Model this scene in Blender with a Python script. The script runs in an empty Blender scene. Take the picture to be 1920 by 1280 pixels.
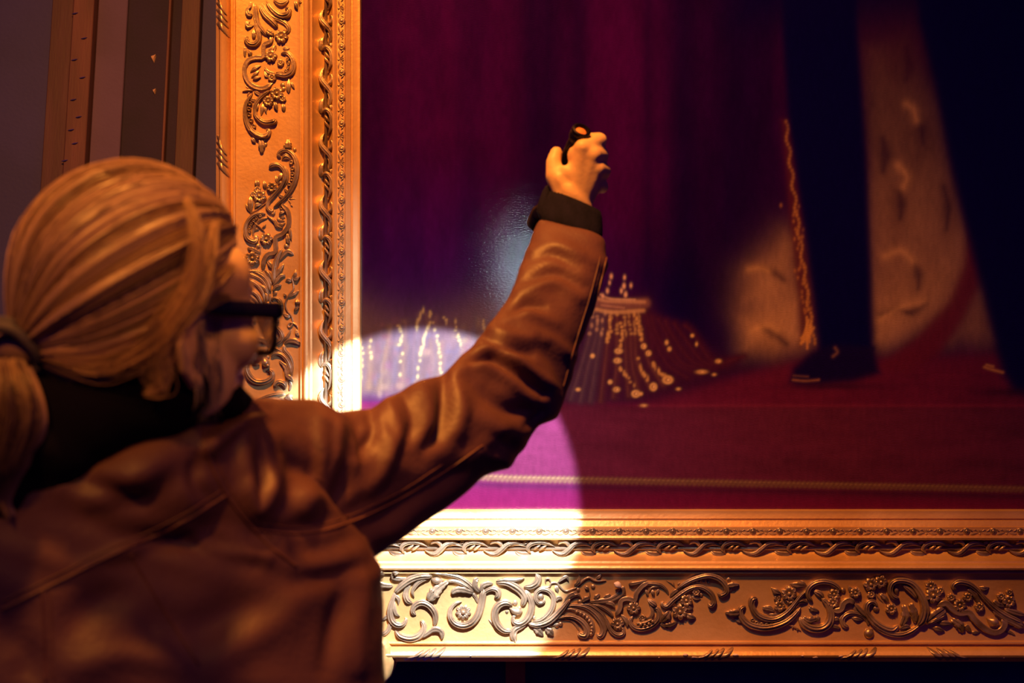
import bpy, bmesh, math, random
import numpy as np
from mathutils import Vector, Matrix
from mathutils.bvhtree import BVHTree
random.seed(7); rng = np.random.default_rng(7)
scene = bpy.context.scene
COL = scene.collection
V3 = lambda a: Vector((float(a[0]), float(a[1]), float(a[2])))

# ------------------------------------------------------------------ camera
FPX = 50.0 / 36.0 * 1920.0            # focal length in photo pixels
DIST = 2.7                            # camera to canvas
PITCH = math.radians(11.0)            # the picture leans out from the wall, the camera looks up square to it
CAM = np.array([0.0, 0.0, 1.20])
RIGHT = np.array([1.0, 0, 0]); FWD = np.array([0, math.cos(PITCH), math.sin(PITCH)]); UP = np.array([0, -math.sin(PITCH), math.cos(PITCH)])
def P(px, py, d):
    """world point seen at photo pixel px,py at depth d (measuring aid)"""
    return CAM + d * ((px - 960.0) / FPX * RIGHT + (640.0 - py) / FPX * UP + FWD)
def project(co):
    r = co - CAM
    d = r @ FWD
    return 960 + FPX * (r @ RIGHT) / d, 640 - FPX * (r @ UP) / d, d
cd = bpy.data.cameras.new('camera'); cam = bpy.data.objects.new('camera', cd); COL.objects.link(cam)
cd.lens = 50; cd.sensor_width = 36; cd.clip_start = 0.05
cam.location = CAM; cam.rotation_euler = (math.radians(90) + PITCH, 0, 0)
cd.dof.use_dof = True; cd.dof.focus_distance = DIST - 0.05; cd.dof.aperture_fstop = 4.5
scene.camera = cam

# ------------------------------------------------------------------ view, world, lamps
vs = scene.view_settings
scene.display_settings.display_device = 'sRGB'
vs.view_transform = 'Standard'; vs.look = 'None'; vs.exposure = 0.0; vs.gamma = 1.0; vs.use_curve_mapping = False
w = bpy.data.worlds.new('violet_ambient'); scene.world = w; w.use_nodes = True  # added violet ambient that lifts and tints the dark tones
bg = w.node_tree.nodes['Background']; bg.inputs[0].default_value = (0.10, 0.022, 0.42, 1); bg.inputs[1].default_value = 0.17
def lamp(name, kind, loc, target, energy, color, size=0.05, angle=45, blend=0.3):
    l = bpy.data.lights.new(name, kind); o = bpy.data.objects.new(name, l); COL.objects.link(o)
    o.location = V3(loc); o.rotation_euler = (V3(target) - V3(loc)).to_track_quat('-Z', 'Y').to_euler()
    l.energy = energy; l.color = color
    if kind == 'SPOT': l.spot_size = math.radians(angle); l.spot_blend = blend; l.shadow_soft_size = size
    if kind == 'AREA': l.shape = 'DISK'; l.size = size
    return o
WARM = (1.0, 0.335, 0.045)
lamp('ceiling_spot', 'SPOT', CAM + np.array([-.32, .58, 2.40]), P(430, 240, 2.3), 600, WARM, 0.08, 74, 1.0)
lamp('head_fill_spot', 'SPOT', CAM + np.array([-.80, -.9, 1.75]), P(290, 600, 1.4), 200, WARM, 0.05, 14, 1.0)  # added narrow fill lamp that brightens the hair side and yoke
lamp('face_fill_spot', 'SPOT', CAM + np.array([0.9, -.6, 1.6]), P(450, 610, 1.4), 60, WARM, 0.1, 14, 1.0)  # added fill lamp that reddens the dark side of the face
# torch beam: the torch head sits just behind the wrist
TORCH_TAIL = P(1091, 243, 1.962); TORCH_HEAD = P(1008, 422, 2.092)
BEAM_AIM = P(772, 938, DIST)

# ------------------------------------------------------------------ helpers
def srgb(r, g, b):
    f = lambda c: (c / 255 / 12.92) if c <= 10 else (((c / 255) + 0.055) / 1.055) ** 2.4
    return (f(r), f(g), f(b), 1)
def new_obj(name, mesh, mat=None, parent=None):
    o = bpy.data.objects.new(name, mesh); COL.objects.link(o)
    if mat and not mesh.materials: mesh.materials.append(mat)
    if parent: o.parent = parent
    return o
def mesh_from(name, verts, faces, smooth=True):
    me = bpy.data.meshes.new(name)
    me.from_pydata([tuple(map(float, v)) for v in verts], [], [tuple(f) for f in faces]); me.update()
    if smooth: me.polygons.foreach_set('use_smooth', [True] * len(me.polygons))
    return me
class MB:
    """collects verts/faces of one mesh"""
    def __init__(s): s.v = []; s.f = []; s.n = 0
    def add(s, v, f):
        v = np.asarray(v, float); s.v.append(v); s.f += [tuple(int(i) + s.n for i in q) for q in f]; s.n += len(v)
    def build(s, name, mat, parent=None, smooth=True):
        me = mesh_from(name, np.concatenate(s.v), s.f, smooth); return new_obj(name, me, mat, parent)
def empty(name, loc, label, cat, group=None):
    o = bpy.data.objects.new(name, None); COL.objects.link(o); o.location = V3(loc); o.empty_display_size = 0.05
    o['label'] = label; o['category'] = cat
    if group: o['group'] = group
    return o
def catmull(pts, n, closed=False):
    p = np.asarray(pts, float)
    if len(p) == 2: t = np.linspace(0, 1, n)[:, None]; return p[0] * (1 - t) + p[1] * t
    if closed: q = np.vstack([p[-1], p, p[0], p[1]]); m = len(p)
    else: q = np.vstack([2 * p[0] - p[1], p, 2 * p[-1] - p[-2]]); m = len(p) - 1
    t = np.linspace(0, m, n, endpoint=not closed); i = np.minimum(t.astype(int), m - 1); u = (t - i)[:, None]
    a, b, c, d = q[i], q[i + 1], q[i + 2], q[i + 3]
    return 0.5 * ((2 * b) + (-a + c) * u + (2 * a - 5 * b + 4 * c - d) * u**2 + (-a + 3 * b - 3 * c + d) * u**3)
def grid_faces(n, m, wrap=False):
    f = []
    for i in range(n - 1):
        for j in range(m if wrap else m - 1):
            k = (j + 1) % m
            f.append((i * m + j, i * m + k, (i + 1) * m + k, (i + 1) * m + j))
    return f
def tube(path, radii, m=10, caps=True, squash=None):
    """round tube along a 3D path"""
    p = np.asarray(path, float); r = np.broadcast_to(np.asarray(radii, float), (len(p),))
    t = np.gradient(p, axis=0); t /= np.linalg.norm(t, axis=1)[:, None] + 1e-12
    ref = np.array([0, 0, 1.0]) if abs(t[0][2]) < .9 else np.array([1.0, 0, 0])
    a = np.cross(t[0], ref); a /= np.linalg.norm(a); V = []
    ang = np.linspace(0, 2 * np.pi, m, endpoint=False)
    for i in range(len(p)):
        a = a - t[i] * (a @ t[i]); a /= np.linalg.norm(a); b = np.cross(t[i], a)
        V.append(p[i] + r[i] * (np.cos(ang)[:, None] * a + np.sin(ang)[:, None] * b))
    f = grid_faces(len(p), m, True)
    if caps: f += [tuple(range(m))[::-1], tuple((len(p) - 1) * m + j for j in range(m))]
    return np.concatenate(V), f
def capsule(a, b, ra, rb, n=12, m=14):
    """tapered limb segment with round ends"""
    a, b = np.asarray(a, float), np.asarray(b, float); ax = b - a; L = np.linalg.norm(ax); ax /= L
    th = np.linspace(-np.pi / 2 + .05, 0, 5); pts = []; rr = []
    for t in th: pts.append(a + ax * ra * np.sin(t)); rr.append(ra * np.cos(t))
    for t in np.linspace(0, 1, n)[1:-1]: pts.append(a + ax * L * t); rr.append(ra + (rb - ra) * t)
    for t in -th[::-1]: pts.append(b + ax * rb * np.sin(t)); rr.append(rb * np.cos(t))
    return tube(pts, rr, m)
def limb(mb, pts, radii, m=14):
    for i in range(len(pts) - 1): mb.add(*capsule(pts[i], pts[i + 1], radii[i], radii[i + 1], 8, m))
def ellipsoid(c, ax, n=20, m=28):
    c = np.asarray(c, float); ax = np.asarray(ax, float)     # ax: 3 row vectors (scaled axes)
    th = np.linspace(.04, np.pi - .04, n); ph = np.linspace(0, 2 * np.pi, m, endpoint=False)
    V = [c + np.sin(t) * np.cos(p) * ax[0] + np.sin(t) * np.sin(p) * ax[1] + np.cos(t) * ax[2] for t in th for p in ph]
    f = grid_faces(n, m, True) + [tuple(range(m))[::-1], tuple((n - 1) * m + j for j in range(m))]
    return np.array(V), f
def loft(rings):
    n, m = len(rings), len(rings[0])
    return np.concatenate(rings), grid_faces(n, m, True) + [tuple(range(m))[::-1], tuple((n - 1) * m + j for j in range(m))]
def remesh(name, mb, voxel, smooth=4, factor=.5):
    """union of closed shells as one continuous surface"""
    me = mesh_from(name + '_src', np.concatenate(mb.v), mb.f)
    bm = bmesh.new(); bm.from_mesh(me); bmesh.ops.recalc_face_normals(bm, faces=bm.faces); bm.to_mesh(me); bm.free()
    o = bpy.data.objects.new('tmp', me); COL.objects.link(o)
    r = o.modifiers.new('r', 'REMESH'); r.mode = 'VOXEL'; r.voxel_size = voxel
    if smooth:
        s = o.modifiers.new('s', 'SMOOTH'); s.iterations = smooth; s.factor = factor
    dg = bpy.context.evaluated_depsgraph_get(); dg.update()
    out = bpy.data.meshes.new_from_object(o.evaluated_get(dg)); out.name = name
    bpy.data.objects.remove(o); bpy.data.meshes.remove(me)
    out.polygons.foreach_set('use_smooth', [True] * len(out.polygons))
    return out
def get_co(me):
    a = np.empty(len(me.vertices) * 3); me.vertices.foreach_get('co', a); return a.reshape(-1, 3)
def get_no(me):
    a = np.empty(len(me.vertices) * 3); me.vertices.foreach_get('normal', a); return a.reshape(-1, 3)
def set_co(me, c): me.vertices.foreach_set('co', np.ascontiguousarray(c).ravel()); me.update()

def mat(name, base, rough=.5, metal=0.0, base2=None, scale=8.0, detail=6.0, bump=0.0, bump_scale=60.0, spec=.5, sheen=0.0, coat=0.0, stretch=None, ramp=(.35, .68)):
    m = bpy.data.materials.new(name); m.use_nodes = True; nt = m.node_tree; N = nt.nodes; L = nt.links
    b = N['Principled BSDF']; b.inputs['Roughness'].default_value = rough; b.inputs['Metallic'].default_value = metal
    b.inputs['Specular IOR Level'].default_value = spec; b.inputs['Coat Weight'].default_value = coat; b.inputs['Sheen Weight'].default_value = sheen
    b.inputs['Base Color'].default_value = tuple(base[:3]) + (1,)
    tc = N.new('ShaderNodeTexCoord'); mp = N.new('ShaderNodeMapping'); L.new(tc.outputs['Object'], mp.inputs[0])
    if stretch: mp.inputs['Scale'].default_value = stretch
    if base2 is not None:
        n = N.new('ShaderNodeTexNoise'); n.inputs['Scale'].default_value = scale; n.inputs['Detail'].default_value = detail; L.new(mp.outputs[0], n.inputs[0])
        r = N.new('ShaderNodeValToRGB'); r.color_ramp.elements[0].position = ramp[0]; r.color_ramp.elements[1].position = ramp[1]
        r.color_ramp.elements[0].color = tuple(base2[:3]) + (1,); r.color_ramp.elements[1].color = tuple(base[:3]) + (1,)
        L.new(n.outputs[0], r.inputs[0]); L.new(r.outputs[0], b.inputs['Base Color'])
    if bump:
        n2 = N.new('ShaderNodeTexNoise'); n2.inputs['Scale'].default_value = bump_scale; n2.inputs['Detail'].default_value = 5; L.new(mp.outputs[0], n2.inputs[0])
        bp = N.new('ShaderNodeBump'); bp.inputs['Strength'].default_value = bump; bp.inputs['Distance'].default_value = .002
        L.new(n2.outputs[0], bp.inputs['Height']); L.new(bp.outputs[0], b.inputs['Normal'])
    return m
# ------------------------------------------------------------------ the room: wall, floor, wall trims
WALL_Y = 2.86
def wall_x(px, py):
    """x on the wall plane seen at a photo pixel"""
    r = P(px, py, 1.0) - CAM
    return CAM[0] + r[0] * (WALL_Y - CAM[1]) / r[1]
M_wall = mat('grey_plaster', (.020, .017, .17), .8, base2=(.014, .012, .12), scale=5, bump=.25, bump_scale=120)
M_navy = mat('navy_cloth_wall', (.018, .006, .26), .9, base2=(.012, .004, .18), scale=10, bump=.3, bump_scale=200)
M_dark = mat('near_black_panel', (.012, .005, .055), .9, base2=(.008, .004, .04), scale=10, bump=.3, bump_scale=200)  # near-black panel colour, darker than the navy wall
M_batten = mat('brightened_red_batten', (.40, .10, .13), .8, base2=(.28, .07, .10), scale=14)  # paler red stands in for torch bounce on the batten under the frame
M_red = mat('oxblood_batten', (.042, .011, .04), .7, base2=(.027, .006, .025), scale=14, bump=.25, bump_scale=90, stretch=(3, 3, .4))
M_redl = mat('worn_red_batten', (.075, .022, .05), .7, base2=(.048, .013, .035), scale=14, bump=.25, bump_scale=90, stretch=(3, 3, .4))
M_pale = mat('pale_plaster_strip', (.065, .038, .18), .8, base2=(.048, .027, .13), scale=6, bump=.2, bump_scale=150)
M_floor = mat('dark_parquet', (.06, .03, .02), .45, base2=(.035, .018, .014), scale=4, stretch=(1, 8, 1))
def box_mesh(mb, x0, x1, y0, y1, z0, z1, bev=0.0):
    e = bev
    v = []
    for z in (z0, z1):
        v += [(x0, y1, z), (x0, y0 + e, z), (x0 + e, y0, z), (x1 - e, y0, z), (x1, y0 + e, z), (x1, y1, z)]
    f = [(i, (i + 1) % 6, 6 + (i + 1) % 6, 6 + i) for i in range(6)] + [tuple(range(6))[::-1], tuple(range(6, 12))]
    mb.add(v, f)
def structure(o, label=None):
    o['kind'] = 'structure'
    if label: o['label'] = label
    return o
mb = MB(); box_mesh(mb, -4, 4, WALL_Y, WALL_Y + .12, 0, 4.2)
structure(mb.build('wall_back', M_navy, smooth=False), 'dark navy cloth-covered wall behind the gilded frame')
mb = MB(); mb.add([(-4, -3, 0), (4, -3, 0), (4, WALL_Y + .1, 0), (-4, WALL_Y + .1, 0), (-4, -3, -.1), (4, -3, -.1), (4, WALL_Y + .1, -.1), (-4, WALL_Y + .1, -.1)],
              [(0, 1, 2, 3), (4, 7, 6, 5), (0, 4, 5, 1), (1, 5, 6, 2), (2, 6, 7, 3), (3, 7, 4, 0)])
structure(mb.build('floor', M_floor, smooth=False), 'dark wooden gallery floor')
# vertical strips left of the frame, measured along photo row 190
row = 190
strips = [(-900, 94, .008, M_wall, 'dull grey plaster panel at the far left edge'),
          (94.5, 135, .028, M_red, 'oxblood wooden batten left of the worn red one'),
          (136, 175, .034, M_redl, 'worn red wooden batten with dark nail ticks'),
          (176.5, 232, .010, M_pale, 'pale mauve plaster strip right of the worn batten'),
          (232, 312, .003, M_dark, 'near-black wall panel between pale strip and red bead'),
          (312, 317, .022, M_redl, 'thin red bead edging the near-black panel'),
          (317, 338, .006, M_dark, 'narrow near-black recess beside the red bead'),
          (338, 373, .026, M_red, 'dark red batten nearest the gilded frame'),
          (374.5, 560, .010, M_wall, 'grey plaster strip beside the gilded frame')]
for i, (a, b, t, m_, lab) in enumerate(strips):
    mb = MB(); box_mesh(mb, wall_x(a, row), wall_x(b, row), WALL_Y - t, WALL_Y + .01, 0, 4.15, .0015)
    o = structure(mb.build('trim_%d' % (i + 1), m_, smooth=False), lab)
    if i == 2:      # dark nail ticks down the worn batten
        for k, (px, py) in enumerate([(150, 38), (167, 84), (149, 124), (164, 157), (147, 198), (157, 230), (143, 254), (150, 279), (131, 311), (145, 344), (155, 3), (166, -30)]):
            x = wall_x(px, py); r = P(px, py, 1.0) - CAM; z = CAM[2] + r[2] * (WALL_Y - CAM[1]) / r[1]
            t2 = MB(); t2.add(*tube(catmull([(x - .007, WALL_Y - t, z - .001), (x, WALL_Y - t - .0012, z), (x + .006, WALL_Y - t, z + .002)], 6), [.0006, .0013, .0016, .0016, .0012, .0005], 6))
            t2.build('nail', M_navy, o)
mb = MB(); box_mesh(mb, wall_x(948, 1260), wall_x(985, 1260), WALL_Y - .02, WALL_Y + .01, 0, 4.1, .0015)
structure(mb.build('trim_10', M_batten, smooth=False), 'reddish batten below the bottom of the frame')
M_ivory = mat('torn_paper', (.32, .2, .2), .8)
for px, py, s in ((288, 110, 1.0), (290, 172, .7)):   # small scraps of torn paper still stuck to the near-black panel
    x = wall_x(px, py); r = P(px, py, 1.0) - CAM; z = CAM[2] + r[2] * (WALL_Y - CAM[1]) / r[1]; y = WALL_Y - .004
    q = MB(); q.add([(x - .005 * s, y, z + .004 * s), (x + .006 * s, y - .003, z + .007 * s), (x + .002 * s, y - .004, z - .002 * s), (x + .003 * s, y, z - .011 * s), (x - .001 * s, y - .003, z - .004 * s),
                     (x - .005 * s, y + .002, z + .004 * s), (x + .006 * s, y + .001, z + .007 * s), (x + .003 * s, y + .002, z - .011 * s)],
                    [(0, 4, 2, 1), (4, 3, 2), (5, 6, 7), (0, 1, 6, 5), (0, 5, 7, 3, 4), (1, 2, 3, 7, 6)])
    o = q.build('paper_scrap', M_ivory, None, False); o['label'] = 'small torn paper scrap, the %s one on the near-black wall panel' % ('upper paler' if s == 1 else 'lower dimmer'); o['category'] = 'paper scrap'; o['group'] = 'paper scraps on the wall'
# ------------------------------------------------------------------ gilded frame (one thing with its canvas)
SF = (DIST - .05) / FPX                      # metres per photo pixel on the frame's mean plane
frame = empty('framed_painting', P(960, 640, DIST), 'huge oil painting of crimson drapery in a carved gilded frame on the wall', 'painting')
frame.matrix_world = Matrix(((RIGHT[0], UP[0], -FWD[0], frame.location[0]), (RIGHT[1], UP[1], -FWD[1], frame.location[1]), (RIGHT[2], UP[2], -FWD[2], frame.location[2]), (0, 0, 0, 1)))
M_gold = mat('worn_gilding', (.80, .50, .22), .42, .5, base2=(.62, .34, .11), scale=7, detail=8, bump=.22, bump_scale=130, spec=.5, ramp=(.3, .62))
M_gold2 = mat('dark_gilding', (.54, .39, .26), .36, .62, base2=(.25, .165, .105), scale=22, detail=8, bump=.3, bump_scale=160, spec=.55, ramp=(.34, .62))
M_gesso = mat('bare_gesso', (.80, .66, .58), .75, base2=(.6, .45, .40), scale=40)
def uv(px, py): return np.array([(px - 960.0) * SF, (640.0 - py) * SF])
XL, XR, YT, YB = 673.0, 2640.0, -1790.0, 960.0
prof = [(0, .002), (0, .016), (1.5, .021), (8, .0215), (15, .024), (16, .0222), (18, .0222), (19, .026), (29, .031), (30, .0345), (45, .0365), (45.5, .041), (49, .043), (53, .042),
        (53.5, .036), (57, .029), (63, .0245), (72, .0245), (81, .029), (87, .036), (91, .044), (92, .048), (95.5, .0495), (96, .054), (99, .059), (103, .061), (106, .060), (108, .056),
        (108.5, .051), (111, .051), (111.5, .0545), (114, .0545), (115, .050), (122, .0475), (150, .045), (190, .0445), (225, .046), (241, .049), (242, .053), (245, .054), (247, .053), (247.5, .047),
        (251, .047), (252, .052), (255, .060), (259, .0665), (264, .0695), (268, .068), (271.5, .062), (273, .055), (276, .053), (280, .050), (280, -.03), (0, -.03)]
PT = np.array(prof)
def field_h(t): return float(np.interp(t, PT[:-2, 0], PT[:-2, 1]))
KX = .957
def moulding(side, name):
    mb = MB(); rings = []
    for end in (0, 1):
        ring = []
        for t, h in prof:
            xl, xr, yb, yt = XL - KX * t, XR + KX * t, YB + t, YT - t
            c = {'b': [(xl, yb), (xr, yb)], 'l': [(xl, yt), (xl, yb)], 'r': [(xr, yb), (xr, yt)], 't': [(xr, yt), (xl, yt)]}[side][end]
            u = uv(*c); ring.append((u[0], u[1], h))
        rings.append(ring)
    n = len(prof); v = np.array(rings[0] + rings[1]); f = [(i, (i + 1) % n, n + (i + 1) % n, n + i) for i in range(n)] + [tuple(range(n))[::-1], tuple(range(n, 2 * n))]
    mb.add(v, f)
    o = mb.build(name, M_gold, frame); o.data.set_sharp_from_angle(angle=math.radians(32)); return o
rail = moulding('b', 'rail'); stile = moulding('l', 'stile'); moulding('t', 'rail'); moulding('r', 'stile')
rail['label'] = 'bottom gilded moulding, lit cream by the torch at its left'; stile['label'] = 'left gilded moulding beside the oxblood battens'

# --- carved relief pieces, measured in photo pixels and laid on the moulding face
def zbase(px, py):
    t = max(py - YB, (XL - px) / KX); return field_h(t)
LIFT = [0]
def relief(mb, pts, w, n=None, kind='scroll', hk=.42, z0=None, serr=0, m=11, lift=0.0):
    pts = np.asarray(pts, float)
    L = np.linalg.norm(np.diff(pts, axis=0), axis=1).sum()
    n = n or int(np.clip(L / 3.2, 7, 34)) + (12 if serr else 0)
    c = catmull(pts, n); s = np.linspace(0, 1, n)
    seg = np.r_[0, np.cumsum(np.linalg.norm(np.diff(pts, axis=0), axis=1))] / L
    cl = np.r_[0, np.cumsum(np.linalg.norm(np.diff(c, axis=0), axis=1))]; cl /= cl[-1]
    ww = np.interp(cl, seg, w)
    cap = np.clip(np.minimum(s, 1 - s) * (n - 1) / 2.0, 0, 1); ww = np.maximum(ww * (.18 + .82 * np.sqrt(cap)), .5)
    if serr: wl = ww * (1 - .28 * np.abs(((s * serr) % 1.0) - .12)); 
    else: wl = ww
    t = np.gradient(c, axis=0); t /= np.linalg.norm(t, axis=1)[:, None] + 1e-9; nr = np.c_[-t[:, 1], t[:, 0]]
    q = np.linspace(-1, 1, m); wm = max(w)
    env = np.sqrt(np.clip(1 - q * q, 0, 1))
    if kind == 'scroll': pr = env ** .8 * (.80 + .24 * np.cos(3 * np.pi * q))
    elif kind == 'leaf': pr = env ** .7 * (.62 + .40 * np.abs(q) ** .8 + .14 * np.cos(5 * np.pi * q))
    elif kind == 'flat': pr = np.where(np.abs(q) < .86, .72 - .10 * (1 - q * q), 0)
    else: pr = env
    V = []
    for i in range(n):
        H = hk * SF * math.sqrt(max(ww[i], .1) * (ww[i] * .5 + wm * .5)) * 1.30
        for j in range(m):
            pp = c[i] + nr[i] * q[j] * wl[i] / 2; u = uv(*pp)
            zb = (zbase(*c[i]) if z0 is None else z0)
            V.append((u[0], u[1], zb + lift + (pr[j] * H if 0 < j < m - 1 else -.003)))
    f = [tuple(reversed(a)) for a in grid_faces(n, m)]
    mb.add(V, f)
def knob(mb, c, r, hk=.8, lift=0.0, z0=None, hole=False):
    zb = (zbase(*c) if z0 is None else z0) + lift; V = []; R = 7; m = 14
    for i in range(R):
        a = i / (R - 1) * np.pi / 2
        for j in range(m):
            b = 2 * np.pi * j / m; rr = r * np.sin(a) + .15; h = np.cos(a) * r * SF * hk
            if hole: h = SF * r * hk * (math.exp(-((rr / r - .72) / .24) ** 2))
            u = uv(c[0] + rr * np.cos(b), c[1] + rr * np.sin(b)); V.append((u[0], u[1], zb + (h if i < R - 1 else -.003)))
    mb.add(V, [tuple(reversed(a)) for a in grid_faces(R, m, True)] + [tuple(range(m))])
    # (closed at the top by a small cap)
def flower(mb, c, r, petals=5, rot=None, lift=.002):
    rot = random.uniform(0, 6.28) if rot is None else rot
    for k in range(petals):
        a = rot + 2 * np.pi * k / petals; d = np.array([math.cos(a), math.sin(a)]); wd = 2 * np.pi * r * .62 / petals * 1.12
        relief(mb, [np.array(c) + d * r * .15, np.array(c) + d * r * .55, np.array(c) + d * r], [wd * .5, wd * 1.05, wd * .75], n=8, kind='leaf', hk=.62, m=9, lift=lift)
    knob(mb, c, r * .27, 1.1, lift=lift + r * SF * .28)
PARTS = {}
def piece(name, fn, mat_=None):
    mb = MB(); fn(mb); o = mb.build(name, mat_ or M_gold2, frame); return o
class Crop:
    def __init__(s, ox, oy, k): s.o = np.array([ox, oy], float); s.k = k
    def pt(s, p): return s.o + np.array(p, float) / s.k
    def S(s, pts, w, kind='scroll', name='scroll', **k):
        LIFT[0] = (LIFT[0] + 1) % 5; k.setdefault('lift', LIFT[0] * .0007)
        return piece(name, lambda mb: relief(mb, [s.pt(p) for p in pts], np.array(w, float) / s.k, kind=kind, **k))
    def L(s, pts, w, serr=4, **k): return s.S(pts, w, 'leaf', 'acanthus_leaf', serr=serr, **k)
    def V(s, pts, w, **k): return s.S(pts, w, 'round', 'tendril', **k)
    def B(s, pts, w, **k): return s.S(pts, w, 'flat', 'strapwork', hk=.5, **k)
    def F(s, c, r, petals=5, **k): return piece('flower', lambda mb: flower(mb, s.pt(c), r / s.k, petals, **k))
    def K(s, c, r, hole=False, **k): return piece('eyelet' if hole else 'knob', lambda mb: knob(mb, s.pt(c), r / s.k, hole=hole, **k))
Z = 1280 / 150
# bottom rail, left to right
c = Crop(690, 1060, Z)
c.L([(400, 330), (270, 320), (160, 290), (130, 200), (210, 120), (270, 150)], [60, 100, 120, 120, 90, 40])
c.L([(640, 210), (520, 215), (420, 200), (410, 130), (500, 100)], [30, 70, 90, 90, 40])
c.S([(420, 440), (540, 320), (690, 215), (860, 165), (1030, 165)], [80, 120, 130, 120, 90])
c.S([(980, 200), (850, 240), (760, 320), (710, 420), (740, 510)], [50, 80, 80, 60, 20])
c.S([(700, 270), (620, 380), (600, 480), (640, 570), (720, 610)], [50, 90, 110, 110, 40])
c.S([(1010, 220), (1100, 240), (1210, 235)], [90, 140, 50], 'round', 'bud')
c.S([(440, 410), (400, 530), (360, 650), (350, 770), (380, 880), (460, 950), (550, 950), (610, 880), (590, 830)], [60, 80, 100, 120, 120, 110, 90, 60, 30])
c.L([(420, 470), (490, 540), (485, 630)], [70, 60, 20], 0)
c.L([(420, 560), (420, 690), (450, 780), (510, 815)], [30, 70, 60, 20], 0)
c.S([(345, 880), (340, 1000), (270, 1085), (170, 1110)], [60, 90, 90, 70]); c.L([(190, 895), (290, 830), (330, 740)], [30, 60, 40], 0)
c.S([(430, 1040), (520, 1130), (680, 1165), (820, 1120), (895, 1010), (880, 920), (835, 885)], [50, 110, 130, 130, 110, 80, 30], lift=.002)
c.S([(770, 800), (715, 740), (745, 650), (850, 595), (970, 635), (1055, 740), (1080, 860), (1060, 970)], [50, 90, 110, 120, 120, 120, 100, 70], lift=.001)
c.L([(850, 1150), (960, 1080), (1060, 1020), (1150, 1040), (1190, 1110), (1175, 1180)], [50, 80, 100, 100, 80, 30], 3)
c.S([(1040, 120), (1250, 135), (1450, 185), (1600, 280), (1720, 400)], [30, 70, 80, 90, 90])
c.S([(1850, 380), (1830, 520), (1800, 680), (1745, 820), (1650, 925), (1515, 965), (1380, 920), (1310, 815), (1320, 700), (1400, 605), (1500, 580)], [110, 130, 130, 125, 120, 115, 105, 95, 80, 60, 30], lift=.002)
o = c.F((1525, 745), 128, 9, rot=.2); o['label'] = 'rosette of nine petals in the torch-lit spiral scroll'
c.L([(1290, 250), (1160, 340), (1060, 440), (960, 560)], [60, 140, 230, 130], 5)
c.S([(1210, 290), (1320, 245), (1450, 265), (1600, 345), (1690, 440)], [40, 60, 70, 70, 60])
c.L([(1680, 440), (1520, 390), (1410, 390), (1330, 450)], [70, 110, 120, 70], 4)
c.S([(1640, 420), (1720, 500), (1760, 620)], [50, 70, 40])
c = Crop(880, 1060, Z)
c.L([(170, 430), (90, 330), (100, 240), (150, 205)], [70, 110, 100, 40], 3); c.L([(190, 430), (210, 330), (290, 290), (380, 290)], [70, 100, 90, 40], 3)
c.S([(200, 620), (210, 500), (270, 410), (370, 370), (450, 400), (460, 480), (400, 520)], [50, 70, 80, 90, 110, 110, 60], lift=.002)
c.S([(430, 245), (560, 225), (720, 230), (880, 200)], [40, 70, 70, 50]); c.S([(430, 280), (570, 270), (700, 320), (820, 410), (880, 510), (860, 600), (830, 650)], [90, 120, 140, 140, 130, 110, 60])
c.L([(440, 250), (520, 280), (600, 345)], [70, 60, 20], 0)
c.S([(870, 340), (980, 335), (1075, 280), (1105, 200), (1060, 125)], [70, 120, 130, 120, 60])
c.S([(900, 390), (970, 510), (1000, 640), (970, 780), (900, 880), (800, 930), (715, 900), (700, 830), (760, 790)], [70, 100, 120, 130, 120, 110, 90, 60, 30], lift=.0025)
c.S([(690, 640), (590, 595), (480, 630), (415, 730), (410, 850), (465, 965), (570, 1045), (700, 1045)], [60, 110, 130, 130, 130, 120, 100, 60])
c.S([(930, 900), (830, 970), (735, 1020), (700, 1110), (735, 1215)], [90, 110, 130, 140, 110]); c.S([(305, 868), (385, 940), (470, 1045), (610, 1110)], [20, 55, 60, 40])
c.S([(640, 680), (750, 740), (850, 730)], [70, 130, 110], 'round', 'bud', lift=.002)
for q in ((730, 600, 45), (800, 690, 34), (600, 750, 26), (660, 620, 26)): c.K(q[:2], q[2])
c.S([(1010, 905), (1150, 870), (1275, 765), (1340, 640), (1345, 510), (1275, 405), (1160, 375), (1075, 430), (1060, 525), (1115, 600), (1190, 580), (1200, 520)], [60, 90, 95, 95, 95, 90, 85, 80, 75, 70, 55, 35])
c.K((1140, 500), 55)
c.S([(940, 930), (1100, 950), (1290, 880), (1480, 700), (1620, 520)], [50, 110, 130, 110, 50]); c.L([(1030, 990), (1110, 1050), (1190, 1135)], [70, 140, 30], 3); c.L([(1215, 1010), (1290, 1060), (1345, 1130)], [70, 140, 40], 3)
for q in ((1030, 840, 36), (990, 870, 26), (1240, 1000, 40), (1400, 960, 44), (1460, 940, 40)): c.K(q[:2], q[2])
c.V([(1110, 350), (1270, 345), (1310, 285), (1400, 280), (1470, 360), (1540, 410), (1620, 390), (1740, 345)], [34] * 8); c.V([(1310, 290), (1280, 210), (1220, 220), (1225, 290)], [34, 34, 34, 30])
c.L([(1410, 280), (1500, 200), (1560, 180), (1590, 250)], [34, 60, 60, 20], 0); c.L([(1380, 320), (1400, 370), (1420, 450)], [50, 80, 20], 0); c.L([(1380, 570), (1430, 520), (1490, 540)], [50, 80, 40], 3)
c = Crop(1030, 1060, Z)
c.V([(390, 350), (470, 300), (560, 220), (640, 190), (720, 235), (800, 245), (910, 240)], [40, 44, 44, 44, 44, 40, 20]); c.L([(400, 330), (470, 240), (485, 120)], [40, 70, 15], 3); c.L([(750, 215), (790, 180), (830, 135)], [50, 60, 15], 0)
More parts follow.
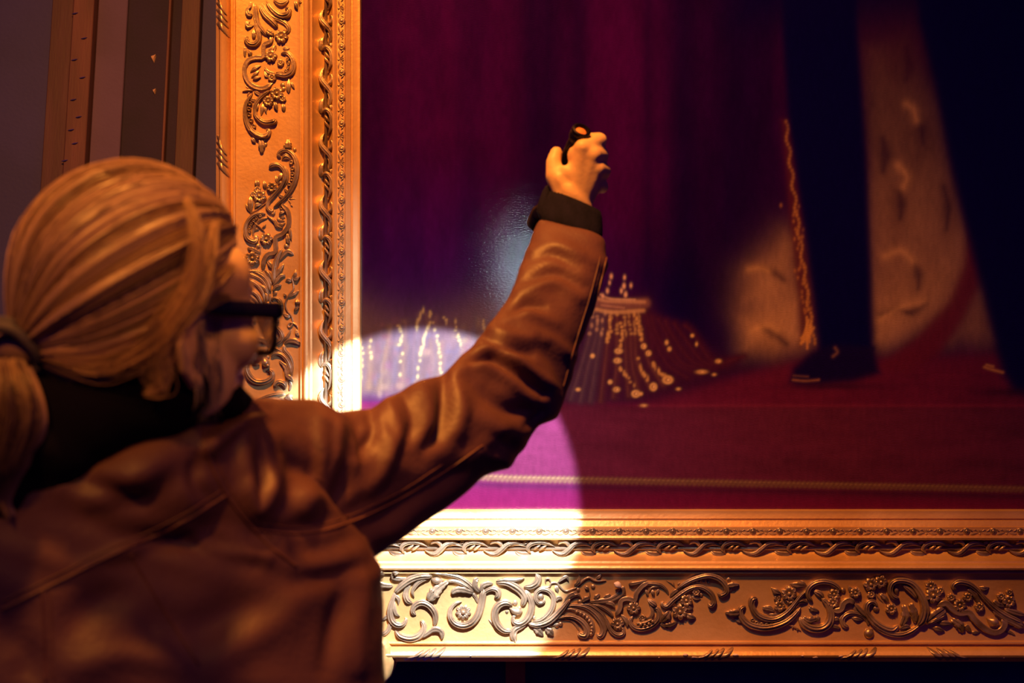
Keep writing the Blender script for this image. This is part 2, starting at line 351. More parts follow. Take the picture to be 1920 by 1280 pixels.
c.L([(560, 340), (610, 370), (640, 420)], [60, 70, 20], 0); c.K((700, 335), 36); c.K((460, 390), 34); c.V([(640, 390), (650, 480), (620, 560)], [24, 24, 20])
c.S([(220, 610), (330, 515), (440, 465), (520, 530)], [40, 70, 70, 30]); c.L([(240, 590), (330, 480), (450, 420)], [40, 80, 40], 0); c.K((490, 585), 42); c.L([(520, 580), (590, 530), (650, 520)], [60, 90, 40], 3)
c.L([(640, 590), (820, 575), (980, 550), (1110, 480), (1170, 400), (1150, 330)], [60, 90, 100, 120, 115, 80], 0); c.L([(720, 550), (760, 500), (810, 460)], [50, 90, 30], 3); c.L([(870, 530), (930, 490), (985, 470)], [50, 70, 30], 3)
c.S([(90, 855), (260, 815), (400, 825), (530, 905), (600, 1015), (580, 1110), (500, 1110), (450, 1070)], [40, 70, 90, 110, 120, 120, 100, 50])
c.S([(110, 800), (300, 700), (480, 745), (610, 835), (685, 955), (680, 1075), (610, 1160)], [30, 55, 75, 95, 100, 90, 40], lift=0)
c.S([(170, 725), (350, 645), (560, 665), (720, 765), (830, 905), (865, 1030), (820, 1120), (750, 1100)], [30, 60, 80, 100, 115, 120, 110, 50])
c.S([(400, 640), (600, 625), (740, 695), (860, 805), (910, 950), (890, 1080)], [30, 60, 80, 80, 70, 50]); c.S([(680, 620), (830, 660), (960, 745), (1035, 840)], [40, 70, 70, 40])
c.S([(880, 810), (930, 920), (990, 1040), (1080, 1105), (1175, 1090), (1185, 1015), (1120, 1000)], [40, 75, 85, 85, 80, 65, 40]); c.L([(880, 600), (1000, 610), (1055, 690)], [50, 80, 30], 0)
c.V([(40, 935), (200, 872), (340, 880), (430, 960), (490, 1060)], [30, 40, 44, 44, 30]); c.V([(20, 980), (120, 940), (190, 960), (180, 920)], [40, 50, 44, 30])
for k in range(9):       # the row of small nubs along the ribbed plume
    a = k / 8; p = catmull([(440, 735), (560, 790), (640, 880), (680, 990), (665, 1090)], 9)[k]; c.K(p, 24, lift=.006)
c.B([(1060, 800), (1130, 690), (1150, 565), (1250, 530), (1365, 555), (1395, 450), (1480, 335), (1580, 270)], [85] * 8, lift=.002)
c.F((1350, 680), 112, 6); c.F((1090, 930), 112, 6); c.L([(1150, 790), (1240, 890), (1245, 990)], [50, 90, 20], 0); c.L([(1270, 300), (1400, 280), (1560, 235)], [70, 60, 20], 0)
chip = c.S([(1030, 275), (1090, 300), (1150, 350)], [70, 110, 50], 'round', 'chip', hk=.3, lift=.0105); chip.data.materials.clear(); chip.data.materials.append(M_gesso); chip['label'] = 'white patch of bare gesso where a leaf tip lost its gilding'
c = Crop(1200, 1060, Z)
c.S([(-60, 300), (80, 285), (200, 290), (340, 315), (430, 400), (460, 470)], [60, 70, 70, 65, 50, 30]); c.V([(140, 430), (180, 360), (250, 340), (330, 345)], [34] * 4)
c.L([(90, 390), (110, 430), (125, 490)], [40, 50, 20], 0); c.L([(200, 390), (205, 430), (225, 485)], [40, 60, 20], 0); c.L([(310, 380), (280, 430), (270, 490)], [40, 50, 20], 0)
c.S([(560, 400), (740, 270), (920, 190), (1100, 155), (1260, 205), (1365, 320), (1385, 420), (1300, 475), (1240, 430)], [40, 75, 90, 95, 105, 100, 90, 80, 40], lift=.003)
c.K((1420, 220), 38); c.L([(1390, 330), (1480, 310), (1590, 305)], [80, 100, 30], 4); c.K((1440, 390), 34)
c.S([(380, 580), (350, 620), (430, 650), (520, 560), (650, 455), (800, 360), (950, 335), (1080, 395), (1160, 485), (1180, 580), (1130, 645), (1090, 600)], [40, 60, 90, 95, 90, 85, 80, 90, 95, 95, 80, 40], lift=.003)
for q in ((740, 330), (810, 290), (880, 262), (950, 250), (1020, 250), (1090, 262), (690, 380)): c.K(q, 30, True)
c.B([(480, 500), (540, 430), (620, 370)], [60, 60, 60]); c.V([(580, 370), (500, 290), (420, 245)], [28, 26, 16]); c.V([(555, 335), (540, 270)], [22, 12]); c.V([(600, 310), (640, 270)], [22, 14])
c.F((740, 560), 112); c.F((640, 740), 135, 6); c.L([(740, 780), (810, 820), (895, 835)], [90, 110, 40], 0); c.L([(730, 690), (790, 680), (850, 690)], [60, 80, 30], 0); c.L([(830, 500), (900, 530), (980, 545)], [50, 70, 30], 0); c.F((900, 430), 70); c.K((980, 470), 36); c.L([(560, 610), (620, 600), (650, 650)], [50, 70, 30], 0)
c.S([(-110, 800), (-160, 900), (-90, 990), (50, 1010), (200, 955), (295, 860), (310, 760), (270, 685), (225, 710)], [50, 75, 95, 105, 105, 105, 95, 70, 30])
c.S([(-70, 920), (80, 905), (190, 850)], [40, 50, 40], lift=.006)
for q in ((10, 940), (75, 945), (140, 925), (200, 890)): c.K(q, 26, lift=.008)
c.L([(165, 645), (205, 740), (170, 830), (90, 850)], [40, 55, 55, 30], 0); c.F((40, 840), 64)
c.L([(330, 910), (420, 820), (485, 720)], [60, 170, 60], 4); c.L([(320, 925), (390, 970), (455, 1010)], [60, 60, 20], 0); c.L([(390, 960), (490, 950), (600, 905)], [60, 100, 20], 3); c.S([(125, 540), (190, 590), (270, 650)], [60, 100, 130])
Z2 = 6.4; c = Crop(1350, 1060, Z2)
c.L([(65, 570), (140, 570), (235, 560)], [25, 90, 100], 3); c.L([(175, 640), (220, 660), (290, 695)], [20, 55, 50], 0)
c.S([(310, 490), (250, 525), (260, 620), (350, 705), (500, 745), (650, 730), (800, 670), (900, 585), (970, 500)], [40, 65, 85, 90, 95, 95, 85, 70, 40], lift=.002)
c.S([(450, 395), (390, 410), (385, 490), (450, 590), (560, 640), (680, 635), (800, 565), (880, 475), (960, 375), (1050, 285)], [60, 85, 80, 75, 75, 75, 70, 60, 50, 30], lift=.003)
for q in ((390, 650), (440, 685), (500, 702), (560, 708), (620, 702), (680, 686)): c.K(q, 22, True, lift=.004)
c.B([(730, 650), (790, 610), (850, 600)], [60, 70, 60])
c.F((830, 335), 98, 6); c.F((840, 410), 62); c.F((720, 485), 74); c.F((690, 395), 44); c.L([(615, 265), (670, 310), (740, 335)], [20, 80, 40], 0); c.L([(840, 225), (940, 235), (1030, 245)], [20, 85, 25], 0); c.L([(965, 180), (1000, 210), (1050, 245)], [15, 45, 20], 0)
c.L([(510, 510), (580, 520), (660, 550)], [40, 70, 30], 3); c.L([(590, 580), (640, 600), (700, 580)], [30, 50, 30], 0); c.L([(540, 490), (600, 500), (640, 520)], [20, 40, 20], 0)
c.S([(880, 570), (900, 480), (980, 425), (1060, 450)], [40, 65, 75, 40]); c.L([(1070, 500), (1120, 530), (1195, 550)], [40, 70, 25], 3)
c.S([(1115, 430), (1060, 370), (1060, 285), (1130, 215), (1240, 190), (1350, 215), (1430, 280), (1395, 315)], [40, 65, 75, 75, 75, 65, 60, 30], lift=.002); c.S([(1120, 300), (1200, 340), (1250, 400)], [60, 90, 60], lift=0)
c.S([(960, 620), (1000, 700), (1100, 755), (1220, 755), (1310, 690), (1335, 580), (1290, 460), (1220, 390)], [60, 95, 105, 105, 105, 95, 80, 50], lift=.002); c.L([(1000, 620), (1080, 660), (1210, 630)], [40, 90, 30], 4); c.L([(1090, 590), (1110, 640), (1090, 690)], [30, 50, 30], 0); c.L([(1170, 590), (1180, 640), (1150, 680)], [30, 50, 30], 0)
c.F((1370, 345), 74); c.F((1355, 445), 72); c.F((1625, 325), 72); c.L([(1540, 240), (1570, 290), (1600, 330)], [30, 60, 40], 0); c.K((1480, 300), 34)
c.B([(1350, 545), (1450, 530), (1485, 450), (1555, 415), (1620, 455)], [75] * 5)
c.S([(1550, 740), (1490, 715), (1470, 640), (1540, 580), (1650, 580), (1755, 640), (1790, 725)], [50, 75, 80, 70, 60, 50, 40]); c.L([(1585, 630), (1650, 645), (1730, 655)], [30, 60, 20], 0); c.L([(1345, 720), (1390, 735), (1450, 755)], [60, 55, 20], 3); c.L([(1330, 660), (1400, 640), (1450, 660)], [30, 60, 20], 0)
c.L([(1615, 455), (1740, 580), (1890, 665)], [40, 65, 30], 0); c.L([(1600, 480), (1640, 540), (1740, 590)], [30, 50, 20], 0); c.K((1790, 820), 62); c.L([(1750, 760), (1790, 790), (1840, 770)], [30, 60, 30], 3)
c.V([(820, 710), (900, 740), (975, 785)], [28, 26, 14]); c.V([(870, 760), (880, 720)], [20, 14]); c.V([(930, 780), (920, 740)], [20, 14])
c = Crop(1620, 1060, Z2)
c.F((80, 225), 88, 6); c.F((200, 195), 84, 6); c.F((90, 350), 52); c.V([(130, 310), (180, 390), (245, 455)], [20, 22, 20]); c.F((330, 520), 74); c.L([(200, 340), (260, 390), (300, 440)], [40, 70, 30], 3)
c.S([(170, 500), (115, 435), (45, 460), (35, 560), (110, 665), (220, 745), (340, 775), (420, 715)], [40, 65, 75, 85, 95, 95, 95, 40], lift=.002); c.K((150, 520), 40)
c.S([(425, 395), (350, 370), (312, 290), (340, 205), (430, 175), (560, 205), (650, 300), (715, 420), (735, 540), (700, 660), (640, 725)], [50, 65, 75, 75, 75, 85, 95, 105, 115, 105, 60], lift=.003); c.S([(460, 230), (560, 300), (640, 400)], [40, 70, 40]); c.S([(370, 250), (390, 300), (400, 350)], [40, 70, 40], 'round', 'bud')
c.L([(560, 450), (600, 560), (620, 690)], [60, 120, 60], 3); c.L([(480, 470), (500, 600), (450, 730)], [60, 120, 60], 3); c.S([(95, 700), (250, 800), (420, 830), (560, 790), (690, 700)], [40, 65, 75, 75, 40]); c.L([(430, 760), (500, 730), (560, 740)], [30, 70, 30], 0)
c.L([(740, 700), (850, 610), (975, 520)], [60, 160, 120], 5); c.S([(770, 690), (880, 640), (990, 580)], [40, 60, 30], lift=.006)
c.B([(880, 490), (980, 450), (1060, 520), (1150, 570), (1260, 565), (1330, 650), (1440, 750), (1560, 800), (1650, 770), (1690, 690), (1660, 620)], [85] * 11, lift=.002); c.S([(1480, 640), (1560, 680), (1600, 730)], [90, 140, 80], 'round', 'cabochon')
c.F((830, 355), 104, 6); c.F((800, 245), 72); c.F((1150, 475), 84); c.F((1050, 385), 54); c.F((920, 300), 50); c.F((1250, 380), 62); c.F((1740, 430), 84); c.F((1650, 375), 54); c.F((1750, 325), 44); c.F((1390, 500), 60)
c.S([(1110, 300), (1070, 240), (1140, 195), (1260, 220), (1370, 305), (1450, 395), (1560, 500), (1700, 600), (1920, 700)], [40, 65, 75, 75, 65, 65, 75, 95, 90], lift=.002); c.L([(1390, 260), (1450, 280), (1510, 265)], [30, 70, 20], 0)
c.L([(1250, 270), (1340, 360), (1400, 470)], [50, 80, 40], 3); c.L([(1560, 420), (1620, 470), (1700, 480)], [40, 80, 40], 3)
c.L([(820, 745), (890, 760), (970, 790)], [30, 70, 25], 0); c.L([(880, 690), (970, 690), (1070, 700)], [30, 75, 20], 0); c.L([(1050, 645), (1150, 715), (1190, 810)], [60, 130, 40], 4); c.L([(1220, 710), (1250, 750), (1290, 800)], [60, 70, 30], 3); c.L([(1290, 800), (1340, 805), (1400, 800)], [30, 40, 15], 0)
c.L([(1550, 540), (1720, 640), (1920, 750)], [50, 90, 80], 0); c.L([(1690, 520), (1800, 560), (1940, 600)], [50, 75, 60], 0); c.V([(1740, 750), (1810, 740), (1830, 700)], [24, 24, 14]); c.L([(1700, 800), (1760, 800), (1820, 840)], [20, 40, 15], 3)
# left stile, top to bottom
c = Crop(430, 0, Z)
c.S([(395, 40), (415, 200), (440, 350), (520, 475), (610, 570)], [70, 95, 95, 80, 30]); c.S([(470, 60), (560, 220), (680, 335), (770, 435)], [60, 100, 100, 80]); c.S([(590, 20), (700, 160), (820, 245), (930, 230), (955, 155), (890, 115)], [70, 100, 110, 110, 80, 40], lift=.003)
c.S([(520, 40), (600, 180), (700, 270), (800, 310), (900, 370), (950, 450), (920, 505), (855, 470)], [60, 85, 85, 85, 85, 80, 70, 40])
c.L([(370, 240), (300, 225), (285, 150), (330, 90), (340, 10)], [60, 95, 70, 60, 40], 3); c.L([(385, 400), (300, 415), (280, 370), (325, 335)], [40, 90, 80, 40], 0); c.S([(700, 0), (830, 55), (950, 0)], [50, 95, 50]); c.L([(1040, 0), (1070, 80), (1095, 155)], [50, 75, 30], 0); c.L([(1100, -10), (1130, 30), (1165, 70)], [50, 60, 25], 0)
c.S([(395, 240), (425, 400), (465, 520), (470, 630), (400, 705), (310, 690), (268, 620), (295, 580)], [40, 65, 85, 95, 95, 95, 90, 45], lift=.002); c.L([(390, 470), (385, 530), (395, 610)], [40, 80, 60], 3)
c.B([(670, 560), (655, 660), (545, 720), (540, 900), (420, 915), (300, 960), (240, 1080), (250, 1210), (320, 1330), (440, 1400), (570, 1400), (690, 1310)], [78] * 12, lift=.001)
c.F((660, 890), 104, 6); c.F((830, 580), 112, 6); c.F((815, 1000), 62); c.L([(590, 480), (640, 520), (710, 560)], [60, 110, 60], 5); c.L([(250, 740), (245, 820), (245, 910)], [50, 70, 30], 3); c.L([(850, 770), (900, 770), (960, 770)], [40, 50, 25], 0); c.V([(720, 680), (740, 740), (730, 800)], [24, 26, 20]); c.L([(610, 800), (680, 780), (720, 720)], [30, 50, 20], 0); c.L([(290, 800), (330, 850), (340, 900)], [40, 70, 40], 0)
c.S([(820, 850), (920, 840), (1005, 930), (1030, 1060), (990, 1160), (890, 1205), (780, 1190), (710, 1210)], [40, 75, 85, 95, 95, 85, 75, 40], lift=.002); c.S([(900, 900), (950, 1000), (930, 1100), (850, 1155), (740, 1150)], [30, 50, 50, 50, 30], lift=.001)
for q in ((930, 950), (945, 1015), (935, 1080), (905, 1130), (855, 1165)): c.K(q, 26, True, lift=.004)
c.L([(330, 1150), (400, 1085), (500, 1045)], [20, 60, 25], 0); c.L([(345, 1230), (420, 1170), (470, 1125)], [20, 50, 20], 0); c.L([(370, 1265), (430, 1240), (500, 1225)], [30, 50, 20], 0); c.L([(555, 1070), (620, 1150), (730, 1175)], [40, 75, 40], 3); c.L([(560, 1130), (580, 1200), (640, 1230)], [30, 60, 30], 0); c.F((680, 1240), 70)
c = Crop(430, 140, Z)
c.S([(370, 290), (275, 430), (245, 580), (275, 750), (350, 885), (470, 975), (590, 970), (635, 900), (585, 860)], [40, 65, 80, 90, 100, 100, 95, 75, 40], lift=.002); c.S([(330, 880), (430, 960), (540, 1000), (620, 960)], [20, 40, 40, 20], lift=.009)
c.S([(650, 245), (520, 335), (425, 450), (400, 560), (430, 660), (520, 745), (620, 765), (710, 745), (740, 705)], [50, 65, 70, 65, 75, 85, 90, 110, 70], lift=.003); c.B([(320, 385), (430, 415)], [55, 55]); c.B([(390, 255), (510, 330)], [55, 55])
for q in ((330, 460), (315, 550), (315, 640), (345, 730), (390, 820)): c.K(q, 36, True, lift=.003)
c.F((760, 300), 114, 6); c.F((620, 420), 94); c.F((850, 380), 60); c.L([(950, 60), (945, 180), (945, 290)], [20, 95, 40], 0); c.L([(980, 110), (1010, 160), (1040, 220)], [30, 45, 25], 0); c.L([(710, 430), (740, 490), (765, 570)], [50, 75, 40], 0); c.L([(840, 450), (865, 520), (870, 595)], [50, 85, 40], 0); c.L([(540, 450), (520, 540), (500, 650)], [40, 75, 30], 0); c.L([(560, 490), (575, 550), (590, 620)], [30, 50, 20], 0); c.L([(470, 440), (440, 520), (430, 580)], [20, 50, 20], 0); c.K((850, 160), 44); c.K((860, 220), 40)
c.V([(370, 250), (290, 245), (205, 265)], [34, 32, 20]); c.V([(330, 230), (270, 190), (250, 150)], [28, 26, 18]); c.V([(330, 260), (290, 310), (280, 350)], [28, 26, 18])
c.L([(500, 1030), (515, 1130), (510, 1260)], [90, 130, 40], 4); c.L([(340, 1000), (380, 1040), (415, 1090)], [30, 65, 30], 0); c.K((570, 1110), 34)
c = Crop(430, 255, Z)
c.L([(940, 210), (940, 120), (935, 40)], [130, 120, 40], 4); c.K((1040, 215), 36); c.L([(860, 180), (880, 150), (900, 130)], [30, 40, 20], 0)
c.S([(820, 340), (780, 285), (850, 225), (950, 235), (1045, 330), (1085, 480), (1075, 640), (1015, 800), (920, 945), (800, 1060), (700, 1140)], [50, 65, 75, 75, 85, 95, 95, 85, 70, 60, 40], lift=.002); c.S([(830, 380), (900, 320), (990, 370)], [60, 110, 60], lift=0)
c.S([(630, 500), (700, 455), (800, 465), (875, 560), (885, 680), (825, 800), (725, 920), (625, 1035), (605, 1130), (660, 1195), (700, 1165)], [70, 85, 75, 65, 65, 65, 65, 65, 65, 65, 40], lift=.003); c.S([(870, 465), (925, 570), (925, 690), (860, 830)], [30, 45, 45, 25], lift=.001)
for q in ((990, 420), (1010, 520), (1010, 605), (1000, 690), (960, 770)): c.K(q, 36, True, lift=.003)
c.B([(870, 850), (960, 900)], [50, 50]); c.B([(780, 935), (870, 985)], [50, 50])
c.F((680, 820), 94); c.F((480, 960), 114, 6); c.F((450, 860), 64); c.L([(425, 690), (440, 750), (455, 820)], [50, 95, 50], 0); c.L([(550, 710), (560, 770), (570, 840)], [35, 75, 40], 0); c.L([(840, 590), (810, 650), (770, 730)], [60, 75, 30], 0); c.L([(735, 630), (750, 690), (770, 760)], [40, 60, 25], 0); c.L([(830, 720), (800, 740), (760, 770)], [60, 60, 30], 0); c.L([(340, 960), (335, 1080), (340, 1240)], [50, 110, 30], 0); c.L([(255, 1080), (290, 1150), (335, 1225)], [25, 40, 20], 0); c.F((380, 930), 54); c.L([(400, 1160), (440, 1100), (520, 1090)], [40, 80, 30], 0)
c.V([(880, 975), (960, 1000), (1065, 1000)], [28, 28, 18]); c.V([(930, 1000), (970, 1060), (1005, 1130)], [24, 24, 18]); c.V([(960, 1000), (1005, 945)], [22, 14]); c.V([(330, 1240), (450, 1160), (580, 1070)], [20, 22, 18])
c = Crop(430, 380, Z)
c.B([(820, 10), (925, 120), (955, 260), (935, 390), (845, 500), (735, 565), (735, 780), (620, 820), (550, 920), (530, 1070)], [84] * 10, lift=.001)
c.S([(570, 175), (470, 165), (350, 225), (270, 340), (255, 460), (295, 570), (400, 620), (450, 560)], [40, 65, 75, 75, 85, 95, 95, 40], lift=.002); c.S([(610, 235), (500, 265), (420, 345), (382, 430), (370, 530)], [40, 50, 50, 50, 30], lift=.001)
for q in ((490, 210), (430, 245), (385, 285), (350, 340), (325, 395), (320, 455)): c.K(q, 26, True, lift=.003)
c.V([(630, 130), (700, 175), (725, 105)], [44, 50, 30]); c.S([(600, 205), (715, 290), (760, 370), (850, 405)], [40, 55, 65, 40]); c.K((830, 70), 38, True); c.L([(790, 190), (830, 160), (890, 140)], [30, 60, 20], 0); c.L([(800, 260), (840, 230), (890, 240)], [30, 60, 20], 0); c.L([(760, 230), (790, 270), (880, 290)], [30, 50, 20], 3); c.L([(770, 330), (830, 350), (890, 320)], [30, 50, 20], 0)
c.V([(360, 285), (460, 370), (560, 460)], [24, 28, 28]); c.V([(520, 400), (560, 370), (580, 340)], [20, 20, 12]); c.V([(540, 400), (540, 350)], [20, 12]); c.L([(390, 450), (420, 420), (470, 430)], [25, 50, 20], 3)
c.F((590, 580), 110, 6); c.F((370, 890), 124, 6); c.K((450, 690), 40); c.K((420, 560), 50); c.L([(285, 725), (380, 750), (490, 810)], [40, 85, 40], 3); c.L([(960, 380), (975, 490), (995, 605)], [40, 55, 20], 0); c.L([(930, 490), (935, 580), (945, 660)], [40, 95, 40], 3); c.V([(520, 660), (485, 740), (500, 810)], [22, 24, 20]); c.K((910, 690), 44); c.V([(975, 20), (1010, 60)], [30, 24])
c.S([(265, 890), (185, 870), (140, 950), (180, 1040), (300, 1085), (450, 1095), (560, 1155), (640, 1290)], [40, 60, 65, 65, 65, 65, 65, 50]); c.K((220, 905), 58)
c.S([(705, 1290), (720, 1050), (765, 880), (850, 730)], [80, 95, 100, 40], lift=.003); c.L([(740, 1190), (800, 1080), (870, 975)], [50, 80, 20], 3); c.L([(750, 1280), (815, 1175), (890, 1150)], [40, 65, 40], 0); c.L([(760, 950), (855, 835), (940, 775), (1025, 830)], [50, 75, 75, 50], 0); c.L([(690, 1060), (650, 990), (590, 925)], [50, 85, 30], 0); c.S([(690, 1240), (620, 1120), (560, 1080)], [40, 70, 30])
c = Crop(430, 500, Z)
c.S([(660, 400), (600, 225), (500, 125), (360, 45)], [60, 70, 65, 30], lift=.002); c.S([(670, 300), (620, 150), (550, 55)], [60, 65, 30]); c.S([(640, 420), (540, 235), (400, 140), (260, 100), (170, 115)], [50, 60, 65, 60, 30]); c.S([(630, 470), (560, 335), (470, 285)], [50, 65, 30])
c.S([(560, 590), (535, 420), (440, 285), (310, 210), (215, 230)], [40, 55, 60, 55, 30]); c.S([(505, 740), (500, 560), (420, 425), (265, 365)], [40, 55, 65, 40]); c.S([(470, 720), (440, 565), (330, 460), (250, 420)], [40, 55, 60, 30]); c.S([(400, 740), (380, 620), (310, 550)], [40, 60, 40]); c.S([(640, 610), (650, 440)], [55, 45]); c.S([(600, 610), (600, 475), (570, 415)], [50, 60, 30]); c.S([(300, 470), (250, 430), (200, 420)], [50, 60, 30]); c.S([(330, 330), (270, 290), (210, 270)], [40, 50, 30])
c.K((610, 600), 60); c.L([(600, 620), (590, 680), (590, 740)], [60, 70, 40], 0); c.L([(640, 620), (660, 670), (650, 740)], [60, 70, 40], 0)
c.L([(695, 300), (755, 220), (820, 145), (890, 150)], [40, 65, 65, 30], 0); c.L([(690, 390), (740, 315), (825, 290)], [40, 65, 40], 3); c.L([(690, 470), (730, 420), (760, 380)], [40, 60, 25], 0)
c.S([(690, 550), (690, 505), (765, 505), (825, 580), (815, 690), (730, 780), (650, 780)], [30, 50, 55, 65, 95, 80, 30])
c.V([(1055, 60), (1060, 110), (1000, 180), (1020, 260), (1020, 360), (930, 480), (890, 600), (920, 700), (990, 780), (1010, 870), (1000, 930), (960, 970), (935, 930), (990, 890), (1075, 935), (1095, 1000)], [24] + [34] * 14 + [28])
for pp, ww, s_ in (([(1000, 170), (1055, 110), (1060, 45)], [30, 55, 15], 0), ([(1020, 190), (1070, 200), (1135, 155)], [40, 65, 20], 0), ([(1000, 240), (945, 210), (890, 240)], [40, 75, 30], 0), ([(930, 490), (1035, 435), (1115, 380)], [40, 70, 20], 4), ([(900, 480), (885, 450), (860, 430)], [50, 55, 20], 0), ([(1080, 620), (1090, 570), (1085, 510)], [40, 95, 20], 0), ([(1030, 715), (1070, 675), (1120, 640)], [40, 60, 20], 0), ([(975, 800), (915, 785), (850, 755)], [50, 75, 20], 0), ([(1080, 1000), (1080, 1060), (1120, 1115)], [40, 75, 20], 3), ([(985, 1000), (925, 1110), (870, 1170)], [40, 44, 60], 0)): c.L(pp, ww, s_)
c.S([(620, 945), (750, 975), (830, 1060), (835, 1155), (760, 1215), (675, 1205), (645, 1140), (690, 1095), (755, 1110)], [60, 75, 85, 85, 80, 70, 60, 50, 35], lift=.002); c.K((745, 1140), 50); c.L([(710, 820), (760, 840), (775, 900)], [60, 70, 30], 3)
c = Crop(430, 630, Z)
c.S([(330, 200), (450, 160), (600, 155), (760, 205), (880, 270)], [50, 70, 80, 75, 40]); c.S([(520, 250), (410, 330), (405, 415), (475, 465)], [70, 95, 95, 50], lift=.003)
c.S([(340, 250), (285, 400), (275, 540), (325, 655), (430, 730), (560, 730), (665, 675), (690, 600), (645, 545), (595, 575)], [60, 90, 100, 110, 110, 105, 95, 80, 60, 30], lift=.002)
c.S([(540, 335), (580, 430), (635, 490)], [110, 140, 90], 'round', 'bud', lift=.003); c.K((580, 285), 42); c.K((605, 335), 36); c.K((620, 470), 26, lift=.01)
c.S([(660, 335), (720, 285), (820, 285), (915, 370), (975, 500), (985, 640)], [50, 65, 75, 85, 85, 70], lift=.002); c.L([(790, 400), (895, 490), (925, 600), (930, 710)], [40, 95, 110, 70], 4)
c.S([(870, 130), (880, 220), (955, 310), (1005, 420), (1015, 570)], [70, 80, 70, 50, 30]); c.L([(870, 140), (945, 80), (1050, 80), (1130, 140)], [60, 90, 95, 50], 0); c.L([(960, 40), (1050, 60), (1140, 100)], [40, 60, 20], 0)
c.L([(890, 620), (960, 660), (1020, 720)], [50, 90, 50], 0); c.S([(760, 815), (735, 780), (790, 730), (880, 765), (895, 850)], [50, 85, 95, 95, 60], lift=.003); c.L([(960, 690), (980, 790), (960, 880)], [40, 50, 30], 3)
c.S([(390, 1050), (560, 980), (750, 935), (900, 930)], [30, 65, 95, 60]); c.S([(480, 1060), (650, 1005), (800, 1025), (960, 1090)], [40, 65, 85, 60]); c.S([(620, 1070), (760, 1070), (870, 1140)], [40, 65, 40]); c.K((960, 970), 54); c.L([(880, 980), (960, 1010), (1010, 1080)], [50, 100, 40], 3)

# corner spray, mostly behind the person
c = Crop(0, 0, 1)
for pts, w_ in (([(640, 1005), (590, 1060), (520, 1130), (450, 1190)], [14, 30, 34, 10]), ([(630, 1010), (560, 1050), (500, 1070), (465, 1110)], [8, 20, 22, 8]), ([(610, 1050), (580, 1110), (555, 1150), (520, 1185)], [8, 20, 22, 8]), ([(590, 1020), (530, 1030), (480, 1040)], [8, 18, 6]), ([(610, 1080), (605, 1130), (600, 1185)], [8, 18, 6])): c.L(pts, w_, 5)
c.S([(560, 1000), (540, 960), (500, 930), (465, 950), (470, 985), (495, 980)], [6, 12, 14, 14, 11, 6]); c.S([(640, 1080), (670, 1110), (690, 1150), (670, 1185), (635, 1180), (640, 1155)], [6, 12, 14, 14, 11, 6])
c.S([(545, 790), (550, 830), (530, 870), (490, 885), (470, 860), (485, 840)], [8, 14, 15, 14, 11, 6]); c.L([(500, 890), (520, 920), (540, 950)], [6, 18, 6], 3); c.F((520, 850), 10); c.F((575, 1075), 12, 6)
# --- running ornament: leaf-wrapped rod in the cove, egg strip, leaf clasps on the outer round
def place(mb_src, name, tr, m_=None): pass
ROD = [691, 814, 927, 1055, 1173, 1302, 1416, 1551, 1674, 1801, 1919, 2042, 2165]; ROD_L = [868, 747, 620, 505, 383, 266, 142, 30, -92, -215]
unit = {'ribbon_leaf': [([(-8, -8), (-3, -13), (5, -14), (11, -9), (14, -1)], [6, 9, 11, 10, 6], 'round', .004), ([(-20, 3), (-8, 9), (3, 9), (14, 0), (24, -9), (38, -12), (56, -7)], [3, 8, 11, 12, 10, 9, 3], 'scroll', .005), ([(26, -4), (42, -8), (58, -4)], [2, 5, 2], 'round', .005)],
        'acanthus_wrap': [([(36, 4), (46, 9), (58, 10), (68, 9)], [4, 10, 11, 3], 'leaf', .001), ([(66, 9), (60, 0), (64, -8), (76, -13), (92, -12), (109, -4)], [5, 9, 10, 11, 10, 3], 'scroll', .005), ([(70, 1), (78, -4), (84, -8)], [4, 6, 3], 'round', .006), ([(80, 3), (88, -3), (95, -7)], [4, 6, 3], 'round', .006), ([(50, -10), (57, -12), (63, -12)], [5, 7, 3], 'leaf', .004)]}
def run_units(centres, vertical):
    order = sorted(centres)
    for ci in order:
        nxt = [x for x in order if x > ci]; k = ((nxt[0] - ci) / 122.8) if nxt else 1.0
        for nm, strokes in unit.items():
            mb = MB()
            for pts, w_, kd, lf in strokes:
                if vertical: q = [(608 - dy * .93, ci + dx * k) for dx, dy in pts]
                else: q = [(ci + dx * k, 1031.3 + dy) for dx, dy in pts]
                relief(mb, q, w_, kind=kd, lift=lf, z0=.026, n=12, m=9, hk=.6)
            mb.build(nm, M_gold2, frame)
run_units(ROD, False); run_units(ROD_L, True)
def rod(a, b):
    mb = MB(); A, B = uv(*a), uv(*b); n = 2
    mb.add(*tube([(A[0], A[1], .0275), (B[0], B[1], .0275)], .0034, 10)); return mb.build('rod', M_gold2, frame)
rod((700, 1031.3), (2640, 1031.3)); rod((608, 980), (608, -1700))
egg_b = [1111.7 + 50.35 * k for k in range(-9, 22)]; egg_l = [36 + 48.2 * k for k in range(-3, 17)]
